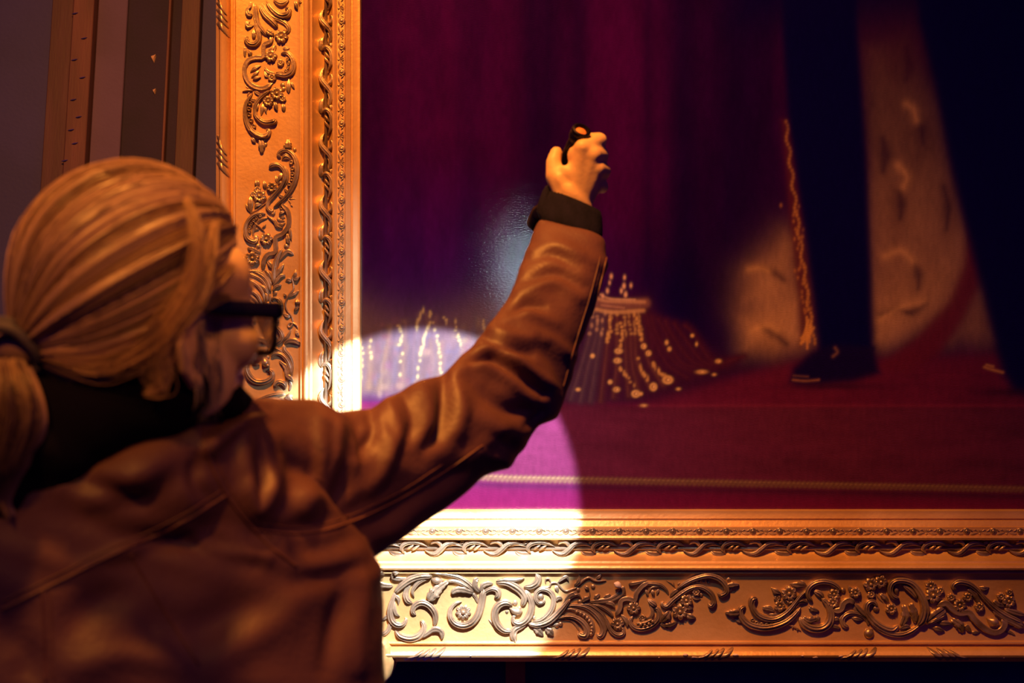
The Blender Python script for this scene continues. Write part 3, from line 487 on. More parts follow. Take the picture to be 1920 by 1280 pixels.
def egg(horizontal, c0):
    mb = MB(); T = (lambda dx, dy: (c0 + dx, 998 + dy)) if horizontal else (lambda dx, dy: (638 - dy, c0 + dx))
    z = .0352
    knob(mb, T(0, -1), 3.8, 1.0, z0=z + .001); knob(mb, T(0, -1), 6.6, .55, z0=z, hole=True)
    for sx in (-1, 1):
        relief(mb, [T(sx * 5, -5), T(sx * 9, -2), T(sx * 13, 1)], [3, 4, 2], z0=z, n=6, m=5, kind='round'); relief(mb, [T(sx * 4, 5), T(sx * 12, 5), T(sx * 23, 2)], [3, 5, 3], z0=z, n=7, m=5, kind='round')
        relief(mb, [T(sx * 12, -1), T(sx * 17, -3), T(sx * 20, 1)], [2, 3.4, 2], z0=z, n=6, m=5, kind='round')
    for k in (-2, -1, 0, 1, 2): relief(mb, [T(25 + k * 1.5, 3), T(25 + k * 3.4, -5.5 + abs(k) * .8)], [2.2, 3.2], z0=z, n=5, m=5, kind='round')
    knob(mb, T(25, 5), 2.4, 1.0, z0=z)
    return mb.build('egg_ornament', M_gold2, frame)
e0 = egg(True, egg_b[0]); e1 = egg(False, egg_l[0])
for lst, src, ax in ((egg_b, e0, 0), (egg_l, e1, 1)):
    for x in lst[1:]:
        o = src.copy(); COL.objects.link(o); o.parent = frame; o.location[ax] = (x - lst[0]) * SF * (1 if ax == 0 else -1)
def clasp(c0, horizontal, flip=1):
    """twisted leaf clasp over the outer round"""
    mb = MB()
    T = (lambda dx, dy: (c0 + dx * flip, 1223.5 + dy)) if horizontal else (lambda dx, dy: (420 - dy, c0 + dx))
    for k, (a, b, w_) in enumerate((((-42, 12), (-20, 2), 5), ((-30, 13), (-4, -8), 6), ((-18, 13), (8, -9), 7), ((-6, 13), (19, -10), 8), ((8, 12), (36, -11), 8))):
        mid = ((a[0] + b[0]) / 2 - 3, (a[1] + b[1]) / 2 + 1)
        P0, P1, P2 = T(*a), T(*mid), T(*b); pts = catmull([P0, P1, P2], 12); m = 7; V = []
        d = np.gradient(pts, axis=0); d /= np.linalg.norm(d, axis=1)[:, None]; nr = np.c_[-d[:, 1], d[:, 0]]
        for i in range(12):
            s = i / 11; ww = w_ * (.25 + 1.0 * math.sin(math.pi * min(1, .12 + s * .88)) ** .7)
            for j in range(m):
                q = -1 + 2 * j / (m - 1); p = pts[i] + nr[i] * q * ww / 2; t = (p[1] - YB) if horizontal else (XL - p[0]) / KX
                u = uv(*p); V.append((u[0], u[1], field_h(min(max(t, 250), 279)) + .0004 + .0034 * (1 - q * q) * (.5 + .5 * s)))
        mb.add(V, [tuple(reversed(f)) for f in grid_faces(12, m)])
    return mb.build('leaf_clasp', M_gold2, frame)
for x, fl in ((540, 1), (800, 1), (1070, 1), (1338, 1), (1606, 1), (1772, -1), (2040, 1)): clasp(x, True, fl)
for y in (35, 296, 560, 828, 1090, -230): clasp(y, False)
# flaked spots of bare gesso on the bottom rail
def flake(px, py, w_, h_):
    mb = MB(); n = 9; t = py - YB; V = []
    ring = [(px + w_ * math.cos(a) * random.uniform(.6, 1.1), py + h_ * math.sin(a) * random.uniform(.6, 1.1)) for a in np.linspace(0, 2 * np.pi, n, endpoint=False)]
    for zz in (-.002, .0009):
        for x, y in ring: u = uv(x, y); V.append((u[0], u[1], field_h(min(max(y - YB, 1), 279)) + zz))
    u = uv(px, py); V.append((u[0], u[1], field_h(t) + .0013)); f = [(n + i, n + (i + 1) % n, 2 * n) for i in range(n)] + [(i, (i + 1) % n, n + (i + 1) % n, n + i) for i in range(n)]
    mb.add(V, f); return mb.build('chip', M_gesso, frame)
for q in ((1283, 1223, 5, 2.6), (1300, 1229, 9, 2.6), (1234, 1229, 2.6, 1.4), (1376, 1223, 7, 2), (1487, 1230, 3, 1.4), (1501, 1225, 3, 1.4), (1525, 1229, 5.5, 2.6), (1572, 1226, 5, 3), (1557, 1207.5, 2.4, 1), (1876, 1230, 6, 1.6), (1741, 1208, 2, 1), (883, 1225, 2, 1.2), (1445, 1208, 2, 1), (1640, 1208, 2, .9)): flake(*q)
# round shell boss on the frame's lower left corner
def boss():
    mb = MB(); c0 = np.array([688.0, 1236.0]); R = 58.0; V = []; n = 9; m = 36
    for i in range(n):
        rr = R * i / (n - 1); 
        for j in range(m):
            a = 2 * np.pi * j / m; k = 1 - .05 * abs(math.sin(a * 4)) if i > 3 else 1
            u = uv(c0[0] + max(rr, .4) * k * math.cos(a), c0[1] + max(rr, .4) * k * math.sin(a)); h = .060 + .018 * (1 - (i / (n - 1)) ** 2) + (.004 if i == n - 2 else 0)
            if i == n - 1: h = .03
            V.append((u[0], u[1], h))
    mb.add(V, [tuple(reversed(f)) for f in grid_faces(n, m, True)] + [tuple(range(m))]); return mb.build('corner_boss', M_gold, frame)
boss()['label'] = 'round pale boss at the lower left corner, half behind the jacket'
# ------------------------------------------------------------------ the painted canvas (colour only: flat print on the canvas mesh)
def make_canvas():
    xs = np.unique(np.r_[np.arange(640, 660, 10.), np.arange(660, 1960, 2.2), np.arange(1960, 2680, 30.)]); ys = np.unique(np.r_[np.arange(-1830, -40, 40.), np.arange(-40, 966, 2.2), 980.])
    X, Y = np.meshgrid(xs, ys); n, m = X.shape
    S0 = DIST / FPX
    V = np.c_[((X - 960) * S0).ravel(), ((640 - Y) * S0).ravel(), np.zeros(X.size)]
    idx = np.arange(n * m).reshape(n, m); F = np.stack([idx[1:, :-1], idx[1:, 1:], idx[:-1, 1:], idx[:-1, :-1]], -1).reshape(-1, 4)
    me = bpy.data.meshes.new('canvas'); me.vertices.add(len(V)); me.vertices.foreach_set('co', V.ravel())
    me.loops.add(F.size); me.loops.foreach_set('vertex_index', F.ravel()); me.polygons.add(len(F)); me.polygons.foreach_set('loop_start', np.arange(0, F.size, 4)); me.polygons.foreach_set('loop_total', np.full(len(F), 4)); me.update()
    # ---- painted image
    def vnoise(sx, sy, seed, oct=4):
        r = np.random.default_rng(seed); out = np.zeros_like(X); a = 1.0; tot = 0
        for o in range(oct):
            gx, gy = X / sx * 2**o + 50, Y / sy * 2**o + 80; ix, iy = np.floor(gx).astype(int), np.floor(gy).astype(int); fx, fy = gx - ix, gy - iy
            fx = fx * fx * (3 - 2 * fx); fy = fy * fy * (3 - 2 * fy); G = r.random((512, 512))
            g = lambda i, j: G[i % 512, j % 512]
            out += a * ((g(iy, ix) * (1 - fx) + g(iy, ix + 1) * fx) * (1 - fy) + (g(iy + 1, ix) * (1 - fx) + g(iy + 1, ix + 1) * fx) * fy); tot += a; a *= .55
        return out / tot
    C = np.zeros(X.shape + (3,))
    def lay(mask, col):
        c_ = np.asarray(col, float); C[:] = C * (1 - mask[..., None]) + c_ * mask[..., None]
    sm = lambda d, w: 1 / (1 + np.exp(np.clip(d / w, -40, 40)))          # d<0 inside
    def poly(pts):
        pts = np.asarray(pts, float); q = np.roll(pts, -1, 0); ins = np.zeros(X.shape, bool); D = np.full(X.shape, 1e9)
        for (ax, ay), (bx, by) in zip(pts, q):
            t = np.clip(((X - ax) * (bx - ax) + (Y - ay) * (by - ay)) / ((bx - ax)**2 + (by - ay)**2 + 1e-9), 0, 1)
            D = np.minimum(D, np.hypot(X - ax - t * (bx - ax), Y - ay - t * (by - ay)))
            if ay != by:
                c = ((ay > Y) != (by > Y)) & (X < (bx - ax) * (Y - ay) / (by - ay) + ax); ins ^= c
        return np.where(ins, -D, D)
    def stroke(pts, wd, col, soft=.9, alpha=1.0, n=None):
        p = catmull(pts, n or max(6, len(pts) * 5)); w_ = np.interp(np.linspace(0, 1, len(p)), np.linspace(0, 1, len(np.atleast_1d(wd))), np.atleast_1d(wd).astype(float)) if np.ndim(wd) else np.full(len(p), float(wd))
        pad = w_.max() + 6 * soft
        j0, j1 = np.searchsorted(xs, p[:, 0].min() - pad), np.searchsorted(xs, p[:, 0].max() + pad); i0, i1 = np.searchsorted(ys, p[:, 1].min() - pad), np.searchsorted(ys, p[:, 1].max() + pad)
        if j1 <= j0 or i1 <= i0: return
        x, y = X[i0:i1, j0:j1], Y[i0:i1, j0:j1]; D = np.full(x.shape, 1e9)
        for k in range(len(p) - 1):
            (ax, ay), (bx, by) = p[k], p[k + 1]; t = np.clip(((x - ax) * (bx - ax) + (y - ay) * (by - ay)) / ((bx - ax)**2 + (by - ay)**2 + 1e-9), 0, 1)
            D = np.minimum(D, np.hypot(x - ax - t * (bx - ax), y - ay - t * (by - ay)) - (w_[k] * (1 - t) + w_[k + 1] * t))
        mk = (alpha / (1 + np.exp(np.clip(D / soft, -40, 40))))[..., None]; C[i0:i1, j0:j1] = C[i0:i1, j0:j1] * (1 - mk) + np.asarray(col, float) * mk
    def dot(x, y, rx, ry, col, soft=.8, alpha=1.0):
        j0, j1 = np.searchsorted(xs, [x - rx - 8, x + rx + 8]); i0, i1 = np.searchsorted(ys, [y - ry - 8, y + ry + 8])
        if j1 <= j0 or i1 <= i0: return
        D = (np.hypot((X[i0:i1, j0:j1] - x) / rx, (Y[i0:i1, j0:j1] - y) / ry) - 1) * min(rx, ry)
        mk = (alpha / (1 + np.exp(np.clip(D / soft, -40, 40))))[..., None]; C[i0:i1, j0:j1] = C[i0:i1, j0:j1] * (1 - mk) + np.asarray(col, float) * mk
    g = lambda cx, wd: np.exp(-((X - cx) / wd)**2)
    # curtain with painted folds
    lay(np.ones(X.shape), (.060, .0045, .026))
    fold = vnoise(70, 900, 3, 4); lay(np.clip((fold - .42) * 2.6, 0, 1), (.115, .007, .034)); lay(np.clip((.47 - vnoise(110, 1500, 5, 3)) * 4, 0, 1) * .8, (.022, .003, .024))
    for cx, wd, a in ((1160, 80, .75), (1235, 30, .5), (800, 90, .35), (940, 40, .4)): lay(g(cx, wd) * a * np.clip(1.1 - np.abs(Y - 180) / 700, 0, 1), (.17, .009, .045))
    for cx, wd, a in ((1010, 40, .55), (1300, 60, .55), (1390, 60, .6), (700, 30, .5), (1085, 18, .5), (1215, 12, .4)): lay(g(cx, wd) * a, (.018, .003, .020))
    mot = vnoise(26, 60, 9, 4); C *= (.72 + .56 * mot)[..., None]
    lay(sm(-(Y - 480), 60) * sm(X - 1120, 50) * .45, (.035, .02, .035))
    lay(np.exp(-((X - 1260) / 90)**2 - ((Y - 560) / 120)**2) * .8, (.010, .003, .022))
    C *= np.array([.28, .15, 2.3])
    # ermine hanging behind the legs
    er = vnoise(60, 130, 12, 4)
    def ermine(pts, soft, a):
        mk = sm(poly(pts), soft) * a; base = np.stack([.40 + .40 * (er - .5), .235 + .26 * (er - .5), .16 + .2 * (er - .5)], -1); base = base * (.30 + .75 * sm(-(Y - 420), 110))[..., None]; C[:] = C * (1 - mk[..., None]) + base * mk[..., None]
    ermine([(1625, 90), (1700, 60), (1760, 200), (1800, 390), (1830, 460), (1800, 560), (1735, 610), (1660, 640), (1640, 640), (1630, 400)], 12, .75)
    ermine([(1635, 560), (1720, 500), (1790, 500), (1760, 570), (1690, 620), (1640, 640)], 14, .6); ermine([(1850, 510), (1800, 590), (1780, 640), (1870, 640)], 14, .55)
    ermine([(1405, 520), (1470, 440), (1492, 450), (1500, 560), (1440, 580), (1400, 560)], 16, .75); ermine([(1395, 600), (1460, 565), (1500, 560), (1510, 640), (1450, 660), (1400, 650)], 12, .95)
    for pts, w_ in (([(1722, 215), (1728, 240), (1732, 270)], [3, 8, 2]), ([(1686, 360), (1690, 385), (1688, 410)], [3, 8, 2]), ([(1716, 495), (1722, 515), (1722, 540)], [3, 8, 3]), ([(1700, 585), (1720, 580), (1735, 570)], [3, 6, 2]), ([(1425, 500), (1450, 510), (1470, 525)], [3, 7, 3]), ([(1432, 615), (1450, 625), (1475, 645)], [3, 8, 3]), ([(1655, 260), (1660, 290), (1656, 320)], [4, 12, 4]), ([(1770, 350), (1778, 390), (1775, 430)], [3, 7, 2]), ([(1700, 90), (1705, 120), (1700, 150)], [4, 9, 3]), ([(1650, 590), (1680, 580), (1710, 588)], [2, 4, 2])): stroke(pts, w_, (.03, .012, .03), 3.5, .85)
    for pts, w_ in (([(1700, 195), (1712, 205), (1718, 225)], 5), ([(1685, 310), (1700, 330), (1695, 350)], 5), ([(1660, 480), (1690, 470), (1712, 490)], 5), ([(1650, 600), (1690, 575), (1730, 565)], 4), ([(1405, 505), (1425, 502), (1440, 508)], 4), ([(1410, 620), (1440, 610), (1455, 618)], 4)): stroke(pts, w_, (.62, .38, .22), 4, .55)
    lay(sm(Y - 110, 40) * sm(np.abs(X - 1680) - 90, 30) * .9, (.07, .012, .028))
    # dais: top, riser, gold cord
    top_edge = np.where(X < 1190, 750.0, np.where(X < 1480, 752 - (X - 1190) * .25, 680 - (X - 1480) * .045))
    lay(sm(-(Y - top_edge), 6) * sm(-(X - 640), 2), (.100, .009, .042))
    lay(sm(-(Y - 762), 2.5), (.084, .013, .042)); C[(Y > 700)] *= (.80 + .4 * vnoise(40, 16, 21, 4))[(Y > 700)][..., None]
    lay(sm(np.abs(Y - 760) - 2, 1.5) * sm(-(X - 1190), 4) * .5, (.20, .022, .07)); lay(sm(np.abs(Y - 748) - 3, 2) * sm(X - 1200, 10) * .9, (.035, .012, .045))
    lay(np.clip(vnoise(160, 30, 41, 3) * 1.6 - .5, 0, 1) * sm(-(Y - 765), 4) * .5, (.135, .018, .07))
    cy = lambda x: np.where(x < 950, 893 + (x - 900) * .06, 896 + (x - 950) * .021)
    lay(sm(-(Y - cy(X) - 14), 5) * .9, (.100, .006, .046)); lay(sm(np.abs(Y - cy(X) - 14) - 4, 3) * .75, (.035, .006, .035))
    for x in np.arange(676, 2600, 9.0):
        y = float(cy(np.array(x))); stroke([(x - 4, y + 4), (x + 4, y - 3)], 3.0, (.15, .09, .05), 1.0, .7); dot(x + 1, y - 2, 2, 1.3, (.28, .18, .09), .6, .6)
    # left fringe of bullion strands above the dais edge
    fr = sm(-(Y - 575 - 22 * np.sin(X / 55)), 22) * sm(Y - 742, 4) * sm(X - 1075, 10); lay(fr * .85, (.092, .058, .055))
    R = np.random.default_rng(4)
    for k in range(46):
        x0 = 676 + k * 8.6 + R.normal(0, 3); lean = R.normal(-8, 12); y0 = 585 + R.uniform(0, 70); y1 = 735 - R.uniform(0, 26)
        stroke([(x0, y0), (x0 + lean * .5, (y0 + y1) / 2), (x0 + lean, y1)], R.uniform(1.5, 5), [(.10, .062, .075), (.062, .050, .075), (.14, .085, .055), (.055, .042, .07)][k % 4], 2.2, R.uniform(.3, .7))
    for k in range(150): dot(R.uniform(678, 1060), R.uniform(600, 742), R.uniform(2, 7), R.uniform(2, 8), [(.12, .055, .07), (.055, .05, .10), (.14, .10, .06), (.09, .03, .05)][k % 4], 1.8, R.uniform(.2, .55))
    def beads(path, nb, r, col=(.30, .24, .11), a=.9, seed=0):
        p = catmull(path, nb); r_ = np.random.default_rng(seed)
        for x, y in p:
            if r_.random() < .88: dot(x + r_.normal(0, 1.2), y + r_.normal(0, 1), r * r_.uniform(.6, 1.2), r * r_.uniform(.8, 1.6), col, .8, a * r_.uniform(.6, 1))
    for s_, (pth, nb) in enumerate([([(794, 580), (784, 600), (780, 616)], 9), ([(806, 604), (800, 620), (794, 644), (788, 662)], 14), ([(788, 664), (786, 680), (784, 700), (786, 720)], 5), ([(749, 610), (752, 625), (750, 646)], 9), ([(752, 655), (753, 668), (752, 700)], 4), ([(814, 605), (820, 640), (825, 660), (826, 690), (827, 716)], 13), ([(852, 605), (858, 630), (864, 646)], 8), ([(806, 585), (807, 592)], 3), ([(677, 640), (680, 680), (678, 720)], 8), ([(695, 640), (692, 660), (698, 680)], 5), ([(830, 590), (836, 600), (840, 612)], 5), ([(905, 600), (912, 640), (916, 680)], 12), ([(950, 600), (946, 640), (955, 690)], 12), ([(990, 600), (1000, 640), (1003, 700)], 12)]): beads(pth, nb, 2.3, seed=s_)
    for x, y, rx in ((750, 723, 8), (712, 738, 4), (782, 718, 6), (800, 660, 6), (720, 725, 7)): dot(x, y, rx, 6, (.16, .10, .08), 1.5, .6)
    # the big tassel and its fallen strands
    lay(sm(poly([(1118, 555), (1212, 556), (1235, 600), (1300, 640), (1395, 690), (1330, 715), (1290, 735), (1230, 752), (1060, 752), (1075, 660), (1098, 600)]), 8) * .92, (.036, .007, .030))
    for k, (x0, x1, y1, c1) in enumerate([(1112, 1072, 748, 0), (1120, 1090, 752, 0), (1135, 1108, 752, 0), (1148, 1128, 752, 1), (1160, 1152, 744, 1), (1172, 1180, 742, 1), (1180, 1200, 738, 1), (1190, 1222, 728, 1), (1198, 1245, 722, 1), (1206, 1265, 716, 2), (1214, 1290, 708, 2), (1224, 1312, 700, 2), (1236, 1336, 690, 2), (1250, 1360, 682, 2), (1266, 1380, 672, 2), (1286, 1395, 668, 2)]):
        pth = [(x0, 586 + max(0, k - 9) * 4), (x0 + (x1 - x0) * .15 + R.normal(0, 2.5), 625), (x0 + (x1 - x0) * .5 + R.normal(0, 3.5), 680), (x1, y1)]
        stroke(pth, 6.5, [(.055, .028, .06), (.062, .016, .03), (.044, .007, .028)][c1], 2.8, .85); stroke([(a - 2.5, b) for a, b in pth], 1.6, [(.11, .06, .08), (.14, .05, .04), (.075, .014, .028)][c1], 1.4, .55)
        if c1 < 2: beads([(a - 1, b) for a, b in pth[:2]], 6, 3.0, (.42, .26, .10) if c1 else (.42, .26, .17), .85, 30 + k)
    stroke([(1118, 566), (1150, 572), (1210, 568)], 9, (.16, .07, .07), 2, .95); stroke([(1116, 558), (1140, 564), (1208, 566)], 3, (.40, .23, .15), 1.2, .9); stroke([(1118, 580), (1150, 585), (1206, 582)], 3.4, (.42, .25, .13), 1.2, .9); stroke([(1126, 552), (1145, 560), (1190, 562)], 1.6, (.5, .32, .22), .8, .8); stroke([(1128, 572), (1170, 577)], 1.6, (.36, .2, .14), .8, .7)
    for a, b in (((1146, 518), 3.5), ((1171, 520), 3), ((1143, 530), 2.6), ((1139, 545), 3.6), ((1170, 536), 4), ((1165, 545), 3.4), ((1173, 552), 4.2), ((1183, 535), 3), ((1130, 555), 3)): dot(a[0], a[1], b * .7, b * 1.2, (.62, .40, .30), .8, .9)
    for x, y, rx, ry in ((1160, 658, 7, 5), (1158, 676, 7, 5), (1207, 649, 5, 5), (1216, 662, 5, 5), (1252, 712, 10, 8), (1225, 725, 7, 7.5), (1192, 738, 8, 7), (1156, 730, 6, 4.5), (1144, 716, 4, 4), (1316, 697, 9, 3.5), (1347, 677, 5, 3.5), (1272, 729, 3.4, 2.2), (1207, 760, 5, 2.4), (1250, 642, 3, 4), (1255, 654, 3.4, 4), (1298, 629, 3, 3), (1306, 645, 2, 3), (1084, 730, 4, 3), (1111, 667, 4, 4), (1202, 738, 3, 3), (1339, 702, 3, 2)):
        dot(x, y, rx, ry, (.60, .38, .15), .8, .95); 
        if rx >= 5: dot(x, y, rx * .5, ry * .5, (.16, .06, .04), .8, .8); dot(x + 1, y, rx * .2, ry * .25, (.85, .6, .3), .6, .8)
    for pth in ([(1163, 690), (1175, 705), (1190, 728)], [(1196, 672), (1206, 700), (1214, 712)], [(1224, 680), (1236, 698), (1248, 706)], [(1166, 600), (1166, 625), (1162, 650)], [(1143, 592), (1144, 622), (1138, 640)], [(1190, 590), (1200, 620), (1206, 640)]): beads(pth, 9, 2.8, (.50, .29, .10), .95, int(pth[0][0]))
    # sash, gold-edged lining, trousers, shoe
    lay(sm(np.abs(poly([(1818, 440), (1812, 500), (1780, 580), (1720, 650), (1640, 700), (1660, 715), (1740, 690), (1800, 640), (1840, 560), (1850, 500)])) * 0 + poly([(1816, 430), (1806, 500), (1778, 565), (1720, 630), (1640, 690), (1700, 700), (1760, 665), (1806, 600), (1834, 540), (1845, 500)]), 4) * .93, (.10, .010, .028))
    lay(sm(poly([(1466, 225), (1480, 225), (1508, 420), (1532, 600), (1500, 650), (1496, 560), (1482, 420)]), 3) * .9, (.075, .012, .022))
    for k in range(60):
        t = k / 59; x = 1474 + 52 * t ** 1.1 + 3 * math.sin(k); y = 228 + 415 * t; dot(x, y, 2.4, 3.2, (.40, .20, .07), .9, .55 + .45 * t)
    for k in range(40): t = R.random(); dot(1488 + 30 * t + R.normal(0, 6), 380 + 250 * t, 2, 3, (.40, .18, .06), .9, .6)
    for k in range(10): stroke([(1506 + R.uniform(-4, 12), 655 - R.uniform(0, 30)), (1518 + R.uniform(-6, 8), 620 - R.uniform(0, 30))], 1.8, (.55, .28, .09), .9, .8)
    navy = (.002, .001, .07)
    lay(sm(poly([(1464, -500), (1466, 60), (1478, 230), (1506, 430), (1528, 600), (1535, 662), (1600, 672), (1640, 655), (1636, 520), (1628, 330), (1608, 40), (1600, -500)]), 3), navy)
    lay(sm(poly([(1690, -500), (1722, 40), (1752, 160), (1775, 290), (1808, 430), (1842, 560), (1878, 700), (1900, 735), (2000, 760), (2200, 740), (2200, -500)]), 4), navy)
    lay(sm(poly([(1370, -1800), (1340, -600), (1385, 38), (1640, 46), (1720, 30), (2250, 40), (2300, -600), (2200, -1500), (1900, -1800)]), 22) * .92, (.003, .001, .07))
    lay(sm(poly([(1480, 716), (1486, 690), (1520, 660), (1560, 645), (1640, 650), (1650, 700), (1600, 716), (1540, 722), (1495, 722)]), 3), (.006, .002, .05))
    stroke([(1487, 712), (1510, 714), (1535, 712)], 1.6, (.30, .13, .08), 1.0, .8); stroke([(1488, 704), (1515, 706)], 1.2, (.2, .09, .07), 1, .6); stroke([(1566, 652), (1570, 660), (1562, 668)], 2, (.18, .09, .08), 1.3, .8); lay(np.exp(-((X - 1560) / 90)**2 - ((Y - 724) / 7)**2) * .7, (.02, .003, .02))
    stroke([(1846, 688), (1858, 692), (1880, 698)], 2.2, (.40, .20, .08), 1, .9); stroke([(1850, 684), (1862, 687)], 1.6, (.5, .26, .1), 1, .8); lay(np.exp(-((X - 1890) / 60)**2 - ((Y - 735) / 10)**2) * .6, (.015, .003, .02))
    C[:] = np.clip(C * (.88 + .24 * vnoise(5, 14, 33, 2))[..., None], 0, 1)
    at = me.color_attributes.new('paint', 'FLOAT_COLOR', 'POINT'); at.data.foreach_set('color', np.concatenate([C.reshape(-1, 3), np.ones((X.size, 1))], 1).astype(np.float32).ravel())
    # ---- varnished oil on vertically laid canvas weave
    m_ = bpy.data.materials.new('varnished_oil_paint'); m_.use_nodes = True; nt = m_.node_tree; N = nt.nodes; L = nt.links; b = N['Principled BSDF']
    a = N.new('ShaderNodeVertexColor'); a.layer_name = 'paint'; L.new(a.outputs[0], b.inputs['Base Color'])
    b.inputs['Roughness'].default_value = .8; b.inputs['Specular IOR Level'].default_value = .0; b.inputs['Coat Weight'].default_value = .9; b.inputs['Coat Roughness'].default_value = .11
    tc = N.new('ShaderNodeTexCoord'); mp = N.new('ShaderNodeMapping'); mp.inputs['Scale'].default_value = (170, 420, 1); L.new(tc.outputs['Object'], mp.inputs[0])
    n1 = N.new('ShaderNodeTexNoise'); n1.inputs['Scale'].default_value = 1.0; n1.inputs['Detail'].default_value = 4; L.new(mp.outputs[0], n1.inputs[0])
    bp = N.new('ShaderNodeBump'); bp.inputs['Strength'].default_value = .32; bp.inputs['Distance'].default_value = .0012; L.new(n1.outputs[0], bp.inputs['Height']); L.new(bp.outputs[0], b.inputs['Normal']); L.new(bp.outputs[0], b.inputs['Coat Normal'])
    me.materials.append(m_)
    o = bpy.data.objects.new('canvas', me); COL.objects.link(o); o.parent = frame
    o['label'] = 'dark oil painting of a crimson curtain, tassel, ermine and black-trousered legs on a dais'
    return o
canvas = make_canvas()
# stretcher panel behind the canvas
mb = MB(); A, B = uv(640, 980), uv(2680, -1830); box_mesh(mb, A[0], B[0], A[1], B[1], -.026, -.004)
mb.build('backing_board', M_navy, frame, False)
# ------------------------------------------------------------------ person (back turned, right arm raised with the torch)
M_skin = mat('skin', (.86, .58, .28), .48, base2=(.78, .46, .21), scale=18, detail=4, bump=.12, bump_scale=220, spec=.4)
M_skin.node_tree.nodes['Principled BSDF'].inputs['Subsurface Weight'].default_value = .06
M_skin.node_tree.nodes['Principled BSDF'].inputs['Subsurface Radius'].default_value = (.01, .004, .002)
M_leather = mat('brown_leather', (.150, .064, .052), .52, base2=(.092, .036, .034), scale=9, detail=9, bump=.30, bump_scale=170, spec=.5, ramp=(.3, .7))
M_seam = mat('leather_seam', (.20, .085, .055), .45, base2=(.12, .045, .035), scale=40, bump=.2)
M_knit = mat('charcoal_knit', (.012, .009, .026), .95, base2=(.006, .005, .014), scale=60, bump=.6, bump_scale=500, stretch=(1, 1, .25), sheen=0, spec=.15)
M_black = mat('black_fabric', (.004, .0025, .010), .98, base2=(.003, .002, .008), scale=20, bump=.3, bump_scale=300, spec=.12)
M_frame = mat('black_acetate', (.006, .004, .012), .3, spec=.4)
M_denim = mat('dark_trousers', (.02, .018, .03), .9, base2=(.014, .012, .022), scale=30)
M_shoe = mat('black_shoe', (.012, .010, .012), .4)

YAW = math.radians(36)
hF = math.cos(YAW) * RIGHT + math.sin(YAW) * FWD - .03 * UP; hF /= np.linalg.norm(hF)
hU = UP - hF * (UP @ hF); hU /= np.linalg.norm(hU); hR = np.cross(hF, hU)
HD = 1.35; HC = P(272, 578, HD)
H = lambda f, r, u: HC + f * hF + r * hR + u * hU
HPX = FPX / HD
person = empty('person', (float(P(230, 900, 1.42)[0]), float(P(230, 900, 1.42)[1]), 0), 'person with a blond-grey ponytail, glasses and brown leather jacket, back turned, right arm raised', 'person')
PM = person.location.copy()
def to_person(o):
    o.parent = person; o.matrix_parent_inverse = Matrix.Translation(-PM); return o
def pobj(name, me, m_, parent=None):
    o = new_obj(name, me, m_)
    if parent is None: return to_person(o)
    o.parent = parent; return o
EAR_C = (.014, .082, -.030)
body = MB()
def E(f, r, u, af, ar, au): body.add(*ellipsoid(H(f, r, u), (hF * af, hR * ar, hU * au)))
# skull, face, jaw, nose, lips, eye sockets
E(-.012, 0, .022, .098, .076, .090); E(.030, 0, -.028, .070, .062, .086); E(.048, 0, -.070, .046, .050, .044); E(.062, 0, -.092, .026, .024, .022)
E(.066, .034, -.030, .034, .034, .030); E(.066, -.034, -.030, .034, .034, .030); E(.084, 0, .022, .016, .050, .018)
E(.100, 0, -.030, .012, .011, .028); E(.112, 0, -.042, .013, .014, .011); E(.097, .010, -.045, .010, .010, .008); E(.097, -.010, -.045, .010, .010, .008)
E(.092, 0, -.064, .012, .020, .006); E(.091, 0, -.073, .012, .018, .007); E(.082, .032, -.006, .012, .013, .012); E(.082, -.032, -.006, .012, .013, .012)
E(.030, .056, -.062, .040, .014, .040); E(.030, -.056, -.062, .040, .014, .040)
for s in (1, -1): E(.064, s * .044, -.004, .027, .022, .034); E(.050, s * .050, .030, .034, .022, .036)
# ears: rim, lobe, inner ridge
for s in (1, -1):
    pts = [H(EAR_C[0] + .008, s * .074, -.022), H(EAR_C[0] + .004, s * .085, .002), H(EAR_C[0] - .010, s * .098, .008), H(EAR_C[0] - .022, s * .106, -.008), H(EAR_C[0] - .022, s * .103, -.034), H(EAR_C[0] - .012, s * .092, -.056), H(EAR_C[0] + .002, s * .083, -.068), H(EAR_C[0] + .006, s * .074, -.054)]
    limb(body, pts, [.0050, .0055, .006, .006, .006, .0065, .008, .006], 8)
    limb(body, [H(EAR_C[0] - .004, s * .080, -.010), H(EAR_C[0] - .012, s * .084, -.026), H(EAR_C[0] - .004, s * .078, -.044)], [.004, .004, .004], 8)
    body.add(*ellipsoid(H(EAR_C[0] - .008, s * .083, -.028), (hF * .019, hR * .010, hU * .030)))
    limb(body, [H(EAR_C[0] + .010, s * .073, -.026), H(EAR_C[0] + .010, s * .074, -.038)], [.005, .005], 8)
# neck and trunk
nk = H(-.03, 0, -.10)
limb(body, [H(-.015, 0, -.05), nk, P(205, 860, 1.39), P(190, 905, 1.42)], [.056, .050, .055, .070], 18)
SH_R = P(500, 880, 1.50); SH_L = P(-190, 1010, 1.30)
limb(body, [P(190, 905, 1.43), SH_R], [.07, .052]); limb(body, [P(170, 905, 1.43), SH_L], [.07, .055])
DOWN = np.array([0, 0, -1.0]); TC = P(190, 960, 1.44); LAT = SH_R - SH_L; LAT[2] = 0; LAT /= np.linalg.norm(LAT); FRO = np.cross(np.array([0, 0, 1.0]), LAT)
if FRO @ FWD < 0: FRO = -FRO
for k in range(7):
    t = k / 6; body.add(*ellipsoid(TC + DOWN * (.04 + .44 * t), (LAT * (.155 - .03 * math.sin(t * 3.1)), FRO * .095, DOWN * .10)))
HIP = TC + DOWN * .56
body.add(*ellipsoid(HIP, (LAT * .165, FRO * .105, DOWN * .11)))
